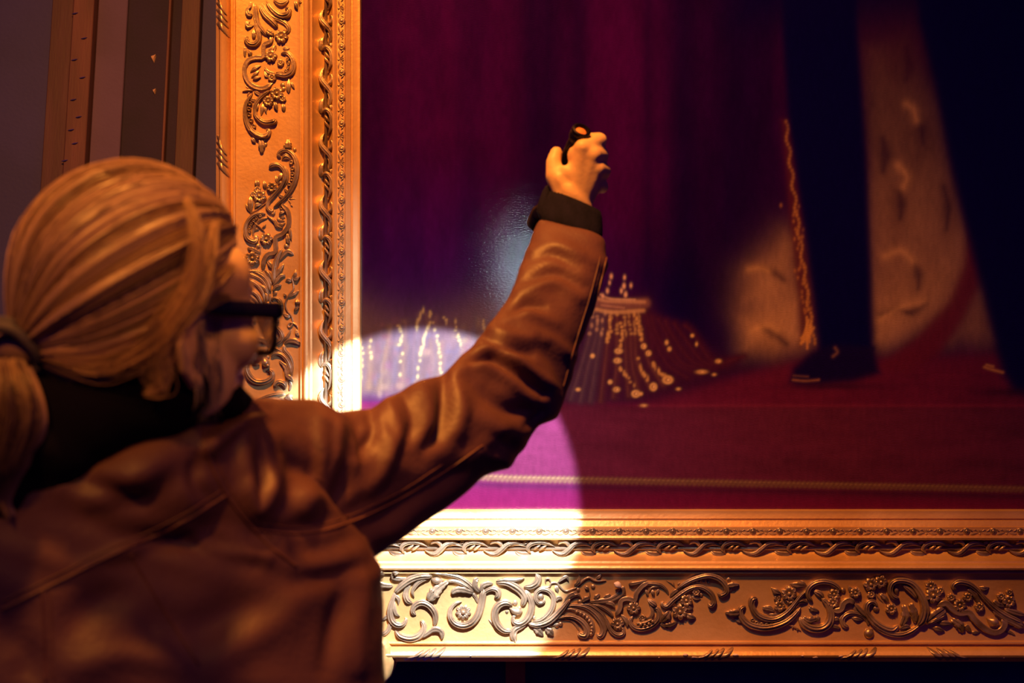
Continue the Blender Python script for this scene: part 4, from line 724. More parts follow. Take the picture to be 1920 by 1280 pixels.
# raised right arm
ELB = P(990, 738, 1.80); WR = P(1078, 398, 1.975)
limb(body, [SH_R, P(740, 895, 1.63), ELB], [.046, .036, .034]); limb(body, [ELB, P(1036, 590, 1.90), P(1072, 430, 1.965)], [.036, .036, .026])
def hand(pts_fn, wrist, mcps, pips, dips, tips, thumb, r=.0098):
    for i in range(4):
        k = (1.0, 1.03, .98, .86)[i]
        limb(body, [wrist + (mcps[i] - wrist) * .12, mcps[i]], [.0155, .0118 * k], 12)
        limb(body, [mcps[i], pips[i], dips[i], tips[i]], [r * 1.10 * k, r * k, r * .90 * k, r * .78 * k], 10)
    for i in range(3): limb(body, [wrist * .55 + mcps[i] * .45, wrist * .25 + mcps[i] * .375 + mcps[i + 1] * .375], [.014, .0125], 10)
    limb(body, thumb, [.0165, .0140, .0112, .0092], 12)
mc = [P(1092, 277, 1.957), P(1111, 291, 1.960), P(1119, 318, 1.965), P(1116, 347, 1.972)]
pp = [P(1124, 263, 1.990), P(1127, 291, 2.000), P(1132, 321, 2.006), P(1129, 350, 2.006)]
dp = [P(1108, 262, 2.024), P(1106, 290, 2.040), P(1106, 320, 2.046), P(1106, 346, 2.044)]
tp = [P(1082, 268, 2.030), P(1074, 296, 2.044), P(1070, 322, 2.050), P(1076, 348, 2.050)]
hand(None, WR, mc, pp, dp, tp, [P(1060, 368, 1.972), P(1041, 330, 1.974), P(1038, 304, 1.978), P(1043, 286, 1.982)], .0115)
wd = lambda a, b, d: P(b[0], b[1], d) - P(a[0], a[1], d)
for cx, cy, dx, dy, lx, ly, th in ((1090, 318, 24, 10, -12, 42, .0125), (1080, 345, 33, 13, -10, 34, .014), (1076, 376, 36, 14, -8, 34, .017), (1072, 400, 38, 15, -8, 30, .019), (1104, 330, 17, 6, -8, 34, .013), (1052, 352, 14, 6, -6, 30, .014)):
    c0 = P(cx, cy, 1.970); body.add(*ellipsoid(c0, (P(cx + dx, cy + dy, 1.970) - c0, P(cx + lx, cy - ly, 1.964) - c0, FWD * th)))
# left arm hanging, mostly outside the picture
ELB_L = SH_L + DOWN * .30 - LAT * .05 - FRO * .03; WR_L = ELB_L + DOWN * .25 + FRO * .05
limb(body, [SH_L, ELB_L, WR_L], [.05, .042, .027])
ml = [WR_L + DOWN * .085 + FRO * (.03 - .02 * i) for i in range(4)]; pl = [m + DOWN * .04 + LAT * .006 for m in ml]; dl = [m + DOWN * .026 + LAT * .012 for m in pl]; tl = [m + DOWN * .018 + LAT * .012 for m in dl]
hand(None, WR_L, ml, pl, dl, tl, [WR_L + DOWN * .02 + FRO * .02, WR_L + DOWN * .055 + FRO * .045, WR_L + DOWN * .085 + FRO * .052, WR_L + DOWN * .108 + FRO * .050])
# legs down to the floor
FEET = []
for s in (1, -1):
    hp = HIP + LAT * s * .085 + DOWN * .03; fl = np.array([hp[0], hp[1], 0.0]) + FRO * .02 + LAT * s * .03; an = fl + np.array([0, 0, .085]); kn = hp * .5 + an * .5 + FRO * .015 + np.array([0, 0, .02])
    limb(body, [hp, kn, an], [.080, .054, .036], 16); limb(body, [an - np.array([0, 0, .03]), fl + FRO * .15 + np.array([0, 0, .032])], [.040, .026], 12); FEET.append((hp, kn, an, fl))
me = remesh('body', body, .0032, 5, .5)
def clear_torch(me, passes=3):
    """let the grip close around the torch without cutting into it"""
    ax = TORCH_HEAD - TORCH_TAIL; L = np.linalg.norm(ax); ax = ax / L
    for _ in range(passes):
        co = get_co(me); r = co - TORCH_TAIL; z = r @ ax; rad = r - z[:, None] * ax; d = np.linalg.norm(rad, axis=1) + 1e-9
        R = np.interp(z, [-.003, .016, .020, L - .044, L - .030, L + .001], [.0152, .0152, .0134, .0134, .0186, .0186]); R = np.where((z > -.004) & (z < L + .003), R, 0)
        k = d < R
        if not k.any(): return
        co[k] += rad[k] / d[k][:, None] * (R[k] - d[k])[:, None]; set_co(me, co)
clear_torch(me)
obody = pobj('body', me, M_skin)

# ---------------- jacket
def ring(c, A, B, n=40, sq=2.3):
    t = np.linspace(0, 2 * np.pi, n, endpoint=False); e = 2 / sq
    ca, sa = np.cos(t), np.sin(t); return c + (np.sign(ca) * np.abs(ca) ** e)[:, None] * A + (np.sign(sa) * np.abs(sa) ** e)[:, None] * B
jk = MB()
# sleeve: measured silhouette pairs (upper edge, lower edge), depth, roundness
st = [((455, 775), (520, 1085), 1.47, .62), ((560, 768), (640, 1062), 1.53, .60), ((640, 772), (697, 1050), 1.57, .60), ((692, 764), (760, 1006), 1.60, .58), ((770, 722), (835, 955), 1.65, .56), ((830, 698), (905, 897), 1.69, .54),
      ((868, 664), (966, 868), 1.73, .52), ((898, 632), (1008, 800), 1.765, .52), ((928, 592), (1046, 785), 1.80, .50), ((950, 560), (1068, 725), 1.83, .50), ((966, 522), (1088, 648), 1.86, .50), ((980, 485), (1116, 575), 1.89, .50), ((994, 447), (1140, 500), 1.92, .50), ((1008, 418), (1136, 452), 1.945, .50), ((1011, 411), (1130, 443), 1.95, .47)]
V = []
for (a, b, d, k) in st:
    A0, B0 = P(*a, d), P(*b, d); c0 = (A0 + B0) / 2; A = (A0 - B0) / 2; V.append(ring(c0, A, FWD * np.linalg.norm(A) * k * 1.5, 40, 2.15))
jk.add(*loft(V))
# trunk: world-vertical rings
def trunk(py, xl, xr, d, th):
    c0 = P((xl + xr) / 2, py, d); return ring(c0, LAT * np.linalg.norm(P(xr, py, d) - P(xl, py, d)) / 2 / max(.6, abs(LAT @ RIGHT)), FRO * th, 48, 2.5)
V = [trunk(850, 170, 440, 1.42, .070), trunk(885, 20, 520, 1.42, .112), trunk(930, -110, 575, 1.42, .132), trunk(990, -200, 628, 1.42, .132), trunk(1060, -235, 664, 1.42, .140), trunk(1150, -235, 664, 1.415, .145), trunk(1275, -215, 668, 1.40, .150)]
base = V[-1]; cb = base.mean(0)
for z, k in ((.08, 1.0), (.18, 1.0), (.28, 1.04), (.36, 1.06)): V.append(cb + (base - cb) * np.array([k, k, 1]) + DOWN * z)
jk.add(*loft(V))
# right shoulder yoke, left shoulder and sleeve, collar band
limb(jk, [P(330, 850, 1.41), P(470, 850, 1.48), P(560, 870, 1.53)], [.050, .060, .072], 20)
limb(jk, [P(165, 930, 1.295), P(250, 888, 1.302), P(350, 844, 1.345), P(430, 802, 1.42), P(520, 814, 1.50)], [.024, .029, .034, .034, .036], 20)
limb(jk, [P(120, 985, 1.33), P(210, 955, 1.332), P(310, 918, 1.345), P(420, 870, 1.405), P(500, 860, 1.47)], [.05, .052, .052, .05, .05], 20)
limb(jk, [P(200, 1000, 1.36), P(330, 920, 1.38), P(430, 880, 1.43), P(520, 870, 1.50)], [.05, .05, .05, .05], 20)
limb(jk, [P(100, 960, 1.39), P(-110, 1010, 1.32), SH_L, ELB_L, ELB_L * .1 + WR_L * .9], [.05, .066, .072, .062, .048], 20)
me = remesh('jacket', jk, .0034, 20, .5)
co = get_co(me)
# folds: measured lines on the side seen by the camera, raised (+) or sunk (-)
folds = [([(964, 583), (986, 571), (1015, 575)], 9, -9), ([(950, 598), (985, 588), (1040, 605)], 10, 5), ([(880, 680), (905, 668), (928, 668), (962, 690), (1020, 738)], 8, -12), ([(850, 700), (890, 684), (940, 705), (1000, 755)], 9, 7), ([(900, 655), (940, 650), (990, 690), (1040, 725)], 9, 6),
         ([(831, 709), (835, 758), (826, 806), (800, 838)], 11, -12), ([(852, 715), (862, 770), (850, 830)], 14, 7), ([(890, 718), (928, 752), (967, 772), (1015, 765)], 14, -9), ([(880, 780), (920, 800), (965, 815)], 18, 6), ([(691, 767), (702, 806), (681, 850)], 10, -9), ([(722, 745), (744, 806), (725, 860)], 12, 8), ([(755, 735), (775, 790), (765, 830)], 9, -6), ([(790, 720), (806, 770), (795, 830)], 14, 6),
         ([(909, 632), (947, 651), (996, 664)], 8, -8), ([(920, 615), (960, 630), (1020, 640)], 9, 5), ([(986, 525), (1044, 511), (1093, 537)], 9, -6), ([(975, 548), (1040, 530), (1085, 560)], 9, 4), ([(996, 484), (1040, 477), (1080, 500)], 8, -4), ([(1000, 465), (1045, 462), (1090, 478)], 8, 3), ([(1010, 640), (1045, 690), (1060, 730)], 9, -6), ([(980, 610), (1040, 640), (1070, 670)], 9, 4),
         ([(399, 800), (435, 770), (507, 763)], 13, -12), ([(390, 842), (444, 797), (498, 779)], 11, 9), ([(458, 800), (462, 881), (480, 954), (512, 917), (526, 872)], 14, 8), ([(488, 830), (492, 880), (488, 920)], 12, -6), ([(540, 836), (552, 900), (540, 950)], 15, -7), ([(603, 790), (598, 881), (580, 954)], 15, 8), ([(671, 795), (652, 890), (625, 954)], 15, -9), ([(640, 780), (630, 860), (605, 930)], 10, 4), ([(707, 790), (725, 858), (700, 917)], 13, 6),
         ([(281, 1014), (362, 1012), (476, 1049)], 16, -9), ([(345, 990), (410, 1030), (500, 1045)], 12, 7), ([(370, 860), (366, 900), (390, 935)], 12, -6), ([(648, 1108), (630, 1180), (612, 1250)], 18, -9), ([(690, 1090), (680, 1160), (672, 1250)], 16, 6), ([(560, 1090), (640, 1075), (690, 1060)], 16, -7), ([(480, 1000), (560, 990), (660, 960), (760, 900)], 16, -6), ([(560, 1030), (650, 1010), (780, 935), (860, 880)], 20, -8), ([(130, 892), (200, 915), (260, 940)], 18, -8),
         ([(180, 900), (240, 900), (300, 870)], 20, 5), ([(330, 1000), (240, 1030), (160, 1060)], 12, 5), ([(120, 1180), (180, 1130), (240, 1110)], 26, -6), ([(300, 1180), (390, 1170), (480, 1130)], 30, -7), ([(420, 1230), (500, 1180), (570, 1110)], 26, 7), ([(150, 1250), (240, 1230), (330, 1250)], 24, 6), ([(20, 1180), (50, 1230), (40, 1275)], 24, -5), ([(925, 820), (960, 835), (975, 850)], 9, -6), ([(900, 850), (940, 862), (960, 878)], 9, 5), ([(1020, 775), (1000, 792), (985, 800)], 7, -5), ([(860, 870), (900, 840), (950, 800)], 12, 4)]
no = get_no(me); px, py, dd = project(co); facing = np.clip(-(no @ FWD) * 1.4 + .35, 0, 1)
disp = np.zeros(len(co))
for pts, wd, amp in folds:
    p = catmull(pts, 70); wd *= 1.25; lo, hi = p.min(0) - 3.2 * wd, p.max(0) + 3.2 * wd
    s = np.nonzero((px > lo[0]) & (px < hi[0]) & (py > lo[1]) & (py < hi[1]) & (facing > 0))[0]
    if not len(s): continue
    D = np.hypot(px[s][:, None] - p[None, :, 0], py[s][:, None] - p[None, :, 1]); k = D.argmin(1); t = k / 69.0
    disp[s] += amp * .001 * np.exp(-(D.min(1) / wd) ** 2) * np.sin(np.pi * (.12 + .76 * t)) ** .7 * facing[s]
disp += .0012 * np.sin(co[:, 0] * 95 + co[:, 2] * 60 + 2 * np.sin(co[:, 2] * 45)) * np.sin(co[:, 2] * 70 - co[:, 1] * 50)
set_co(me, co + no * disp[:, None])
jacket = pobj('jacket', me, M_leather); jacket['label'] = 'brown leather jacket with creased right sleeve'
bm = bmesh.new(); bm.from_mesh(me); jbvh = BVHTree.FromBMesh(bm); bm.free()
def on_jacket(px_, py_, off=.0002, bvh=jbvh):
    o = V3(CAM); d = V3(P(px_, py_, 1.0) - CAM).normalized(); h, n, i, dist = bvh.ray_cast(o, d)
    if h is None: return None
    return np.array(h) + np.array(n) * off
def seam(pts, r=.0016, n=90):
    c = catmull(pts, n); q = [on_jacket(*p) for p in c]; q = [x for x in q if x is not None]
    if len(q) < 4: return
    mb = MB(); k = np.array(q); 
    for _ in range(1): k[1:-1] = (k[:-2] + 2 * k[1:-1] + k[2:]) / 4
    v, f = tube(k, np.full(len(k), r), 7); mb.add(v, f); return mb.build('seam', M_seam, jacket)
seam([(424, 928), (330, 985), (200, 1045), (90, 1100), (4, 1142)]); seam([(418, 918), (330, 972), (200, 1032), (90, 1086), (4, 1128)], .0008)
seam([(386, 775), (384, 830), (402, 885), (436, 945), (500, 1018), (556, 1062)]); seam([(396, 772), (396, 828), (414, 880), (448, 940), (510, 1010)], .0008)
seam([(470, 992), (560, 1000), (640, 985), (750, 935), (840, 880), (905, 835)], .0012); seam([(490, 982), (565, 988), (640, 972), (745, 924), (830, 870)], .0007)
seam([(1138, 480), (1118, 560), (1092, 645), (1066, 735)], .0013); seam([(1126, 480), (1106, 556), (1080, 640), (1056, 725)], .0008)
seam([(245, 1040), (300, 1130), (372, 1245)], .0014); seam([(80, 1108), (84, 1190), (86, 1276)], .0014); seam([(94, 1106), (98, 1190), (100, 1276)], .0007)
# ---------------- knitted cuff of the jumper showing past the sleeve
def cuffring(a, b, d, k=.5, wav=0.0):
    A0, B0 = P(*a, d), P(*b, d); c0 = (A0 + B0) / 2; A = (A0 - B0) / 2; r = ring(c0, A, FWD * np.linalg.norm(A) * k * 1.55, 72, 2.1)
    w_ = 1 + wav * np.cos(np.arange(72) * np.pi); return c0 + (r - c0) * w_[:, None]
mb = MB(); mb.add(*loft([cuffring((1034, 358), (1120, 396), 1.985, .42), cuffring((1030, 357), (1126, 397), 1.982, .5, .012), cuffring((1024, 368), (1128, 408), 1.978, .5, .015), cuffring((1016, 388), (1129, 426), 1.968, .5, .015), cuffring((1014, 402), (1129, 440), 1.960, .5, .015), cuffring((1016, 424), (1122, 460), 1.948, .46)]))
cuff = pobj('cuff', mb.build('cuff', M_knit).data, M_knit); bpy.data.objects.remove(bpy.data.objects['cuff']) if False else None
for o in list(bpy.data.objects):
    if o.name.startswith('cuff') and o.parent is None: bpy.data.objects.remove(o)
cuff.name = 'cuff'; cuff['label'] = 'charcoal knitted cuff below the hand'
mb = MB(); mb.add(*loft([ring(P(*a, d), (P(a[0] + w_, a[1] + 6, d) - P(*a, d)), FWD * .016, 20) for a, d, w_ in (((1028, 354), 1.99, 5), ((1025, 366), 1.985, 9), ((1020, 386), 1.978, 11), ((1016, 402), 1.972, 11), ((1016, 410), 1.97, 7))]))
fl_ = mb.build('cuff_flap', M_knit, cuff)
clear_torch(cuff.data); clear_torch(fl_.data)
# ---------------- black hood lying over collar and upper back
hd = MB()
limb(hd, [P(105, 735, 1.339), P(240, 732, 1.309), P(340, 724, 1.319), P(420, 744, 1.379), P(458, 764, 1.454)], [.034, .036, .032, .022, .016], 18)
limb(hd, [P(90, 775, 1.304), P(190, 782, 1.299), P(290, 765, 1.319), P(380, 752, 1.374)], [.042, .040, .034, .018], 18)
limb(hd, [P(30, 830, 1.289), P(90, 845, 1.289), P(170, 820, 1.304), P(250, 790, 1.324)], [.045, .038, .030, .024], 18)
limb(hd, [P(-60, 900, 1.279), P(20, 930, 1.279), P(70, 925, 1.284), P(95, 880, 1.289)], [.050, .034, .028, .028], 18)
limb(hd, [P(-120, 880, 1.294), P(-20, 820, 1.334), P(60, 750, 1.354)], [.05, .06, .04], 18)
me = remesh('hood', hd, .005, 10, .5); co = get_co(me); no = get_no(me)
set_co(me, co + no * (.003 * np.sin(co[:, 2] * 60 + co[:, 0] * 40))[:, None])
hood = pobj('hood', me, M_black); hood['label'] = 'black hood bunched around the neck'
# ---------------- trousers and shoes (below the picture)
tr = MB(); tr.add(*ellipsoid(HIP, (LAT * .178, FRO * .118, DOWN * .125)))
for hp, kn, an, fl in FEET: limb(tr, [hp, kn, an + np.array([0, 0, .0])], [.092, .068, .058], 18)
pobj('trousers', remesh('trousers', tr, .008, 6, .5), M_denim)
for hp, kn, an, fl in FEET:
    sh = MB(); z = np.array([0, 0, 1.0])
    limb(sh, [fl - FRO * .03 + z * .047, fl + FRO * .06 + z * .046, fl + FRO * .17 + z * .036], [.047, .046, .036], 16)
    me = remesh('shoe', sh, .005, 4, .5); co = get_co(me); co[:, 2] = np.maximum(co[:, 2], .001); set_co(me, co); pobj('shoe', me, M_shoe)

# ---------------- hair combed back to a low ponytail
m_ = bpy.data.materials.new('blond_grey_hair'); m_.use_nodes = True; nt = m_.node_tree; N = nt.nodes; b = N['Principled BSDF']
a = N.new('ShaderNodeVertexColor'); a.layer_name = 'tint'; nt.links.new(a.outputs[0], b.inputs['Base Color']); b.inputs['Roughness'].default_value = .38; b.inputs['Specular IOR Level'].default_value = .5; b.inputs['Anisotropic'].default_value = .4
M_hair = m_
TIE = P(32, 655, 1.285); CR = np.array([.110, .090, .112]); HOFF = np.array([-.012, 0, .020])     # hair shell radii about the skull
def hl(p): return HC + (p[:, 0:1] + HOFF[0]) * hF + p[:, 1:2] * hR + (p[:, 2:3] + HOFF[2]) * hU
tl_ = TIE - HC; T_loc = np.array([tl_ @ hF, tl_ @ hR, tl_ @ hU]) - HOFF
# paths run along meridians from the hairline (forehead, temple, behind the ear, nape) to the tie
AX0 = T_loc / CR; AX0 = AX0 / np.linalg.norm(AX0); W0 = np.array([0, 0, 1.0]) - AX0 * AX0[2]; W0 /= np.linalg.norm(W0); W1 = np.cross(W0, AX0)
if W1[1] < 0: W1 = -W1
def hair_path(v, n=18, jit=0.0, start=0.0, lift=0.0, sag=0.0):
    ph = 165 - 330 * v; a_ = abs(ph)
    th0 = math.radians(np.interp(a_, [0, 60, 80, 91, 97, 108, 125, 150, 180], [7, 9, 14, 27, 80, 100, 112, 130, 145])); ph = math.radians(ph)
    u = np.linspace(start, 1, n)[:, None]; th = th0 + u * (math.pi * .985 - th0)
    w_ = math.cos(ph + 0) * W0 + math.sin(ph) * W1
    d = -np.cos(th) * AX0 + np.sin(th) * w_
    d = d + np.array([0, 0, -1.0]) * sag * np.sin(np.pi * u); d /= np.linalg.norm(d, axis=1)[:, None]
    p = d * CR * (1 + (lift + jit) * np.sin(np.pi * np.clip(u * .9 + .1, 0, 1)))
    k2 = np.clip((u - .66) / .34, 0, 1) ** 1.7; p = p * (1 - k2) + (T_loc + (p - p[-1]) * .24) * k2
    return p
def tint_mesh(name, V, F, C, parent=None):
    me = mesh_from(name, V, F); at = me.color_attributes.new('tint', 'FLOAT_COLOR', 'POINT'); at.data.foreach_set('color', np.c_[C, np.ones(len(C))].astype(np.float32).ravel()); me.materials.append(M_hair); return me
blond = np.array([.48, .285, .14]); grey = np.array([.25, .145, .10]); dark = np.array([.085, .042, .036])
def shade(r, v):   # each lock has its own colour
    a = r.random(); c0 = grey if a < .38 else (blond if a < .70 else dark); return c0 * r.uniform(.7, 1.25) + .15 * (blond if v < .55 else grey)
# under-shell
n, m = 26, 70; vs_ = np.linspace(.015, .985, m); cols = [hair_path(v, n, lift=-.015) for v in vs_]
G = np.stack(cols, 1); V = hl(G.reshape(-1, 3)); R = np.random.default_rng(11)
C = np.tile(dark * 1.15, (len(V), 1)); me = tint_mesh('hair', V, grid_faces(n, m), C)
hair = pobj('hair', me, None); hair['label'] = 'blond-grey hair combed back into a low ponytail'
# locks: flattened tapering bundles, each its own height and colour
def bundle(mb, cl, path3, wid, thick, nrm, col, m=9):
    t = np.gradient(path3, axis=0); t /= np.linalg.norm(t, axis=1)[:, None] + 1e-9; side = np.cross(t, nrm); side /= np.linalg.norm(side, axis=1)[:, None] + 1e-9
    q = np.linspace(-1, 1, m); V = []
    for i in range(len(path3)):
        for j in range(m): V.append(path3[i] + side[i] * q[j] * wid[i] + nrm[i] * (thick * (1 - q[j] ** 2) * (1 + .25 * math.cos(q[j] * 9)) - .002))
    mb.add(np.array(V), grid_faces(len(path3), m)); cl.append(np.tile(col, (len(V), 1)) * (1 + .12 * np.tile(np.cos(q * 9), len(path3)))[:, None])
mb = MB(); cl = []; SL = []
for k in range(135):
    v = R.uniform(.01, .80); st_ = R.choice([0, 0, 0, R.uniform(0, .35)]); sag = R.normal(.03, .07); lf = R.normal(.014, .022)
    p = hair_path(v, 22, 0, st_, lf, sag); W3 = hl(p); nr = p / (CR ** 2); nr /= np.linalg.norm(nr, axis=1)[:, None]; nr = nr[:, 0:1] * hF + nr[:, 1:2] * hR + nr[:, 2:3] * hU
    u = np.linspace(0, 1, 22); wid = R.uniform(.006, .013) * (.25 + np.sin(np.pi * np.clip(.08 + u * .8, 0, 1)) ** .8) * (1 - .72 * np.clip((u - .6) / .4, 0, 1)); col = shade(R, v)
    bundle(mb, cl, W3, wid, R.uniform(.002, .0065), nr, col)
    for _ in range(16): SL.append((v + R.normal(0, .010), st_, lf + abs(R.normal(.012, .014)), sag + R.normal(0, .012), np.clip(col * R.uniform(.75, 1.45), 0, 1)))
lk = pobj('lock', tint_mesh('lock', np.concatenate(mb.v), mb.f, np.concatenate(cl)), None, hair); lk.name = 'hair_locks'; lk['kind'] = 'stuff'
# single strands over them
def strands(paths, cols_, rad=.00032):
    V, F, C, n0 = [], [], [], 0; tri = np.array([(0, 1), (-.87, -.5), (.87, -.5)])
    for p, c_ in zip(paths, cols_):
        t = np.gradient(p, axis=0); t /= np.linalg.norm(t, axis=1)[:, None] + 1e-9; a = np.cross(t, FWD + .3 * RIGHT); a /= np.linalg.norm(a, axis=1)[:, None] + 1e-9; b_ = np.cross(t, a)
        L_ = len(p); r = rad * np.r_[np.ones(L_ - 2), .7, .2][:, None, None]
        vv = p[:, None, :] + r * (tri[None, :, 0:1] * a[:, None, :] + tri[None, :, 1:2] * b_[:, None, :]); V.append(vv.reshape(-1, 3)); F += [tuple(x + n0 for x in f) for f in grid_faces(L_, 3, True)]; n0 += 3 * L_; C.append(np.tile(c_, (3 * L_, 1)))
    return np.concatenate(V), F, np.concatenate(C)
pa = []; ca = []
for v, st_, lf, sag, c_ in SL: pa.append(hl(hair_path(float(np.clip(v, 0, 1)), 15, 0, st_, lf, sag))); ca.append(c_)
for k in range(160):   # loose frizz around the outline
    v = R.uniform(.3, .95); p = hair_path(v, 12, 0, R.uniform(0, .5), R.uniform(.03, .10), R.normal(0, .05)); pa.append(hl(p + R.normal(0, .0015, p.shape).cumsum(0) * .5)); ca.append(grey * R.uniform(.6, 1.2))
o = pobj('hair_strands', tint_mesh('hair_strands', *strands(pa, ca)), None, hair); o['kind'] = 'stuff'
# loose lock in front of the collar, temple strands over the ear and ponytail: flowing bundles along measured lines
def free_bundle(name, lines, cols_, w0, th, spread, ns, parent, toward=-FWD):
    mb = MB(); cl = []; pa = []; ca = []
    for pts, c_ in zip(lines, cols_):
        p = catmull([P(*q) for q in pts], 24); nr = np.tile(toward, (24, 1)); u = np.linspace(0, 1, 24)
        bundle(mb, cl, p, w0 * (.35 + np.sin(np.pi * np.clip(.1 + .85 * u, 0, 1))), th, nr, np.asarray(c_))
        for _ in range(ns):
            of = R.normal(0, spread, 2); pa.append(p + (of[0] * RIGHT + of[1] * UP) * (.4 + np.sin(np.pi * u))[:, None] * .6 - FWD * (th + abs(R.normal(0, .003)))); ca.append(np.clip(np.asarray(c_) * R.uniform(.7, 1.5), 0, 1))
    V1, F1 = np.concatenate(mb.v), mb.f; V2, F2, C2 = strands(pa, ca); n1 = len(V1)
    return pobj(name, tint_mesh(name, np.r_[V1, V2], F1 + [tuple(i + n1 for i in f) for f in F2], np.r_[np.concatenate(cl), C2]), None, parent)
free_bundle('side_lock', [[(352, 372, 1.275), (372, 450, 1.262), (352, 540, 1.258), (312, 610, 1.258), (296, 660, 1.262), (306, 705, 1.268), (300, 728, 1.27), (275, 734, 1.27)], [(405, 420, 1.295), (392, 490, 1.275), (362, 560, 1.262), (328, 610, 1.258), (318, 660, 1.265), (312, 690, 1.27)], [(300, 600, 1.256), (285, 650, 1.258), (296, 700, 1.266), (312, 722, 1.27)], [(430, 560, 1.33), (392, 566, 1.30), (350, 590, 1.265), (326, 640, 1.262)], [(440, 500, 1.33), (400, 540, 1.295), (350, 580, 1.262), (300, 640, 1.257), (200, 690, 1.26), (90, 670, 1.275)]],
            [blond * .95, blond, grey, grey, blond * .9], .0036, .002, .0075, 46, hair)
pl_ = []; pc_ = []
for k in range(20):
    a0 = (k % 5) / 4; b0 = R.uniform(0, 1); x0 = -22 + 62 * a0; dz = -.022 * math.sin(math.pi * (.15 + .7 * a0)) - .010 * b0
    wv = R.normal(0, 5); end = R.uniform(850, 975)
    pl_.append([(x0 * .8 + 8, 676, 1.272 + dz * .5), (x0 * 1.0 + 14 + wv * .3, 725, 1.262 + dz), (x0 * 1.05 + 17 + wv, 780, 1.258 + dz), (x0 * .95 + 6 + wv, 830, 1.258 + dz), (x0 * .7 - 12 - wv, 880, 1.26 + dz), (x0 * .5 - 30, end, 1.262 + dz * .6)]); pc_.append([blond * .75, grey, dark, grey * .7, blond * .55][R.integers(5)])
pl_.append([(52, 690, 1.26), (70, 745, 1.252), (74, 800, 1.25), (52, 850, 1.25), (26, 895, 1.25), (13, 935, 1.25), (24, 968, 1.25)]); pc_.append(grey * 1.1)
free_bundle('ponytail', pl_, pc_, .0048, .004, .0045, 40, hair)
# tie: two turns of dark elastic gathering the hair
ax_ = P(18, 690, 1.255) - P(72, 625, 1.30); ax_ /= np.linalg.norm(ax_); a_ = np.cross(ax_, FWD); a_ /= np.linalg.norm(a_); b_ = np.cross(ax_, a_)
mb = MB()
for k, off in enumerate((-.004, .005)):
    th = np.linspace(0, 2 * np.pi, 33); pth = [TIE - RIGHT * .006 + ax_ * (off + .0015 * math.sin(3 * t)) + a_ * .031 * math.cos(t) + b_ * .026 * math.sin(t) for t in th]; mb.add(*tube(pth, np.full(33, .0055), 9))
M_tie = mat('grey_elastic', (.065, .05, .065), .8, base2=(.04, .03, .045), scale=80, bump=.4, bump_scale=400)
o = mb.build('hair_tie', M_tie); to_p = o; o.parent = hair; o['label'] = 'dark grey elastic hair tie'
for ob in (o,): pass
mb = MB(); mb.add(*ellipsoid(TIE + FWD * .006, (ax_ * .016, a_ * .024, b_ * .018)))
me = tint_mesh('gathered_hair', np.concatenate(mb.v), mb.f, np.tile(grey, (len(mb.v[0]), 1))); pobj('gathered_hair', me, None, hair)
# sideburn and stubble hair on the cheek
pa = []; ca = []
for k in range(420):
    f0 = R.uniform(.012, .05); r0 = .0; u0 = R.uniform(-.085, -.005); base_ = H(f0, .0, u0)
    q = obody.data; pa.append((f0, u0)); 
bm = bmesh.new(); bm.from_mesh(obody.data); bbvh = BVHTree.FromBMesh(bm); bm.free(); paths = []
for f0, u0 in pa:
    o_ = V3(H(f0, .2, u0)); hit = bbvh.ray_cast(o_, V3(-hR))
    if hit[0] is None: continue
    s0 = np.array(hit[0]) + np.array(hit[1]) * .0006; ln = R.uniform(.012, .024); paths.append(np.array([s0, s0 - hU * ln * .5 + np.array(hit[1]) * .0012, s0 - hU * ln + hF * ln * R.uniform(-.2, .3) + np.array(hit[1]) * .0004])); ca.append(np.array([.30, .22, .20]) * R.uniform(.7, 1.3))
o = pobj('sideburn', tint_mesh('sideburn', *strands(paths, ca[-len(paths):], .0003)), None, hair); o['kind'] = 'stuff'; o['label'] = 'grey sideburn hair in front of the ear'
# ---------------- glasses
gl = MB(); HG = [H(-.004, .078, .002), H(.03, .079, .001), H(.075, .077, .000), H(.104, .074, -.001)]
def bar(mb, pts, hw, hh, up, mm=10):
    p = np.asarray(pts); t = np.gradient(p, axis=0); t /= np.linalg.norm(t, axis=1)[:, None]; V = []
    for i in range(len(p)):
        u_ = up - t[i] * (up @ t[i]); u_ /= np.linalg.norm(u_); s_ = np.cross(t[i], u_); V.append(ring(p[i], s_ * hw[i], u_ * hh[i], mm, 4))
    mb.add(*loft(V))
for s in (1, -1):
    bar(gl, catmull([H(-.026, s * .078, -.030), H(-.012, s * .080, -.008), H(.000, s * .085, .002), H(.04, s * .079, .001), H(.085, s * .076, .001), H(.104, s * .074, .001)], 16), np.full(16, .0022), np.r_[np.linspace(.0035, .0072, 10), np.full(6, .0078)], hU)
glasses = pobj('glasses', gl.build('temple', M_frame).data, None)
for o in list(bpy.data.objects):
    if o.name.startswith('temple') and o.parent is None: bpy.data.objects.remove(o)
glasses['label'] = 'thick black-framed glasses'
fr_ = MB(); M_lens = bpy.data.materials.new('clear_lens'); M_lens.use_nodes = True; b = M_lens.node_tree.nodes['Principled BSDF']; b.inputs['Transmission Weight'].default_value = 1; b.inputs['Roughness'].default_value = .02; b.inputs['IOR'].default_value = 1.12
def rimpts(s, k=1.0):
    c_ = (.1055, s * .0385, -.017); pts = []
    for t in np.linspace(0, 2 * np.pi, 36, endpoint=False):
        x = math.copysign(abs(math.cos(t)) ** .55, math.cos(t)) * .0325 * k; y = math.copysign(abs(math.sin(t)) ** .55, math.sin(t)) * .0215 * k; pts.append(H(c_[0] - .0035 * (x / .03 * s) ** 2, c_[1] + x, c_[2] + y * (1 if y > 0 else 1.05)))
    return np.array(pts)
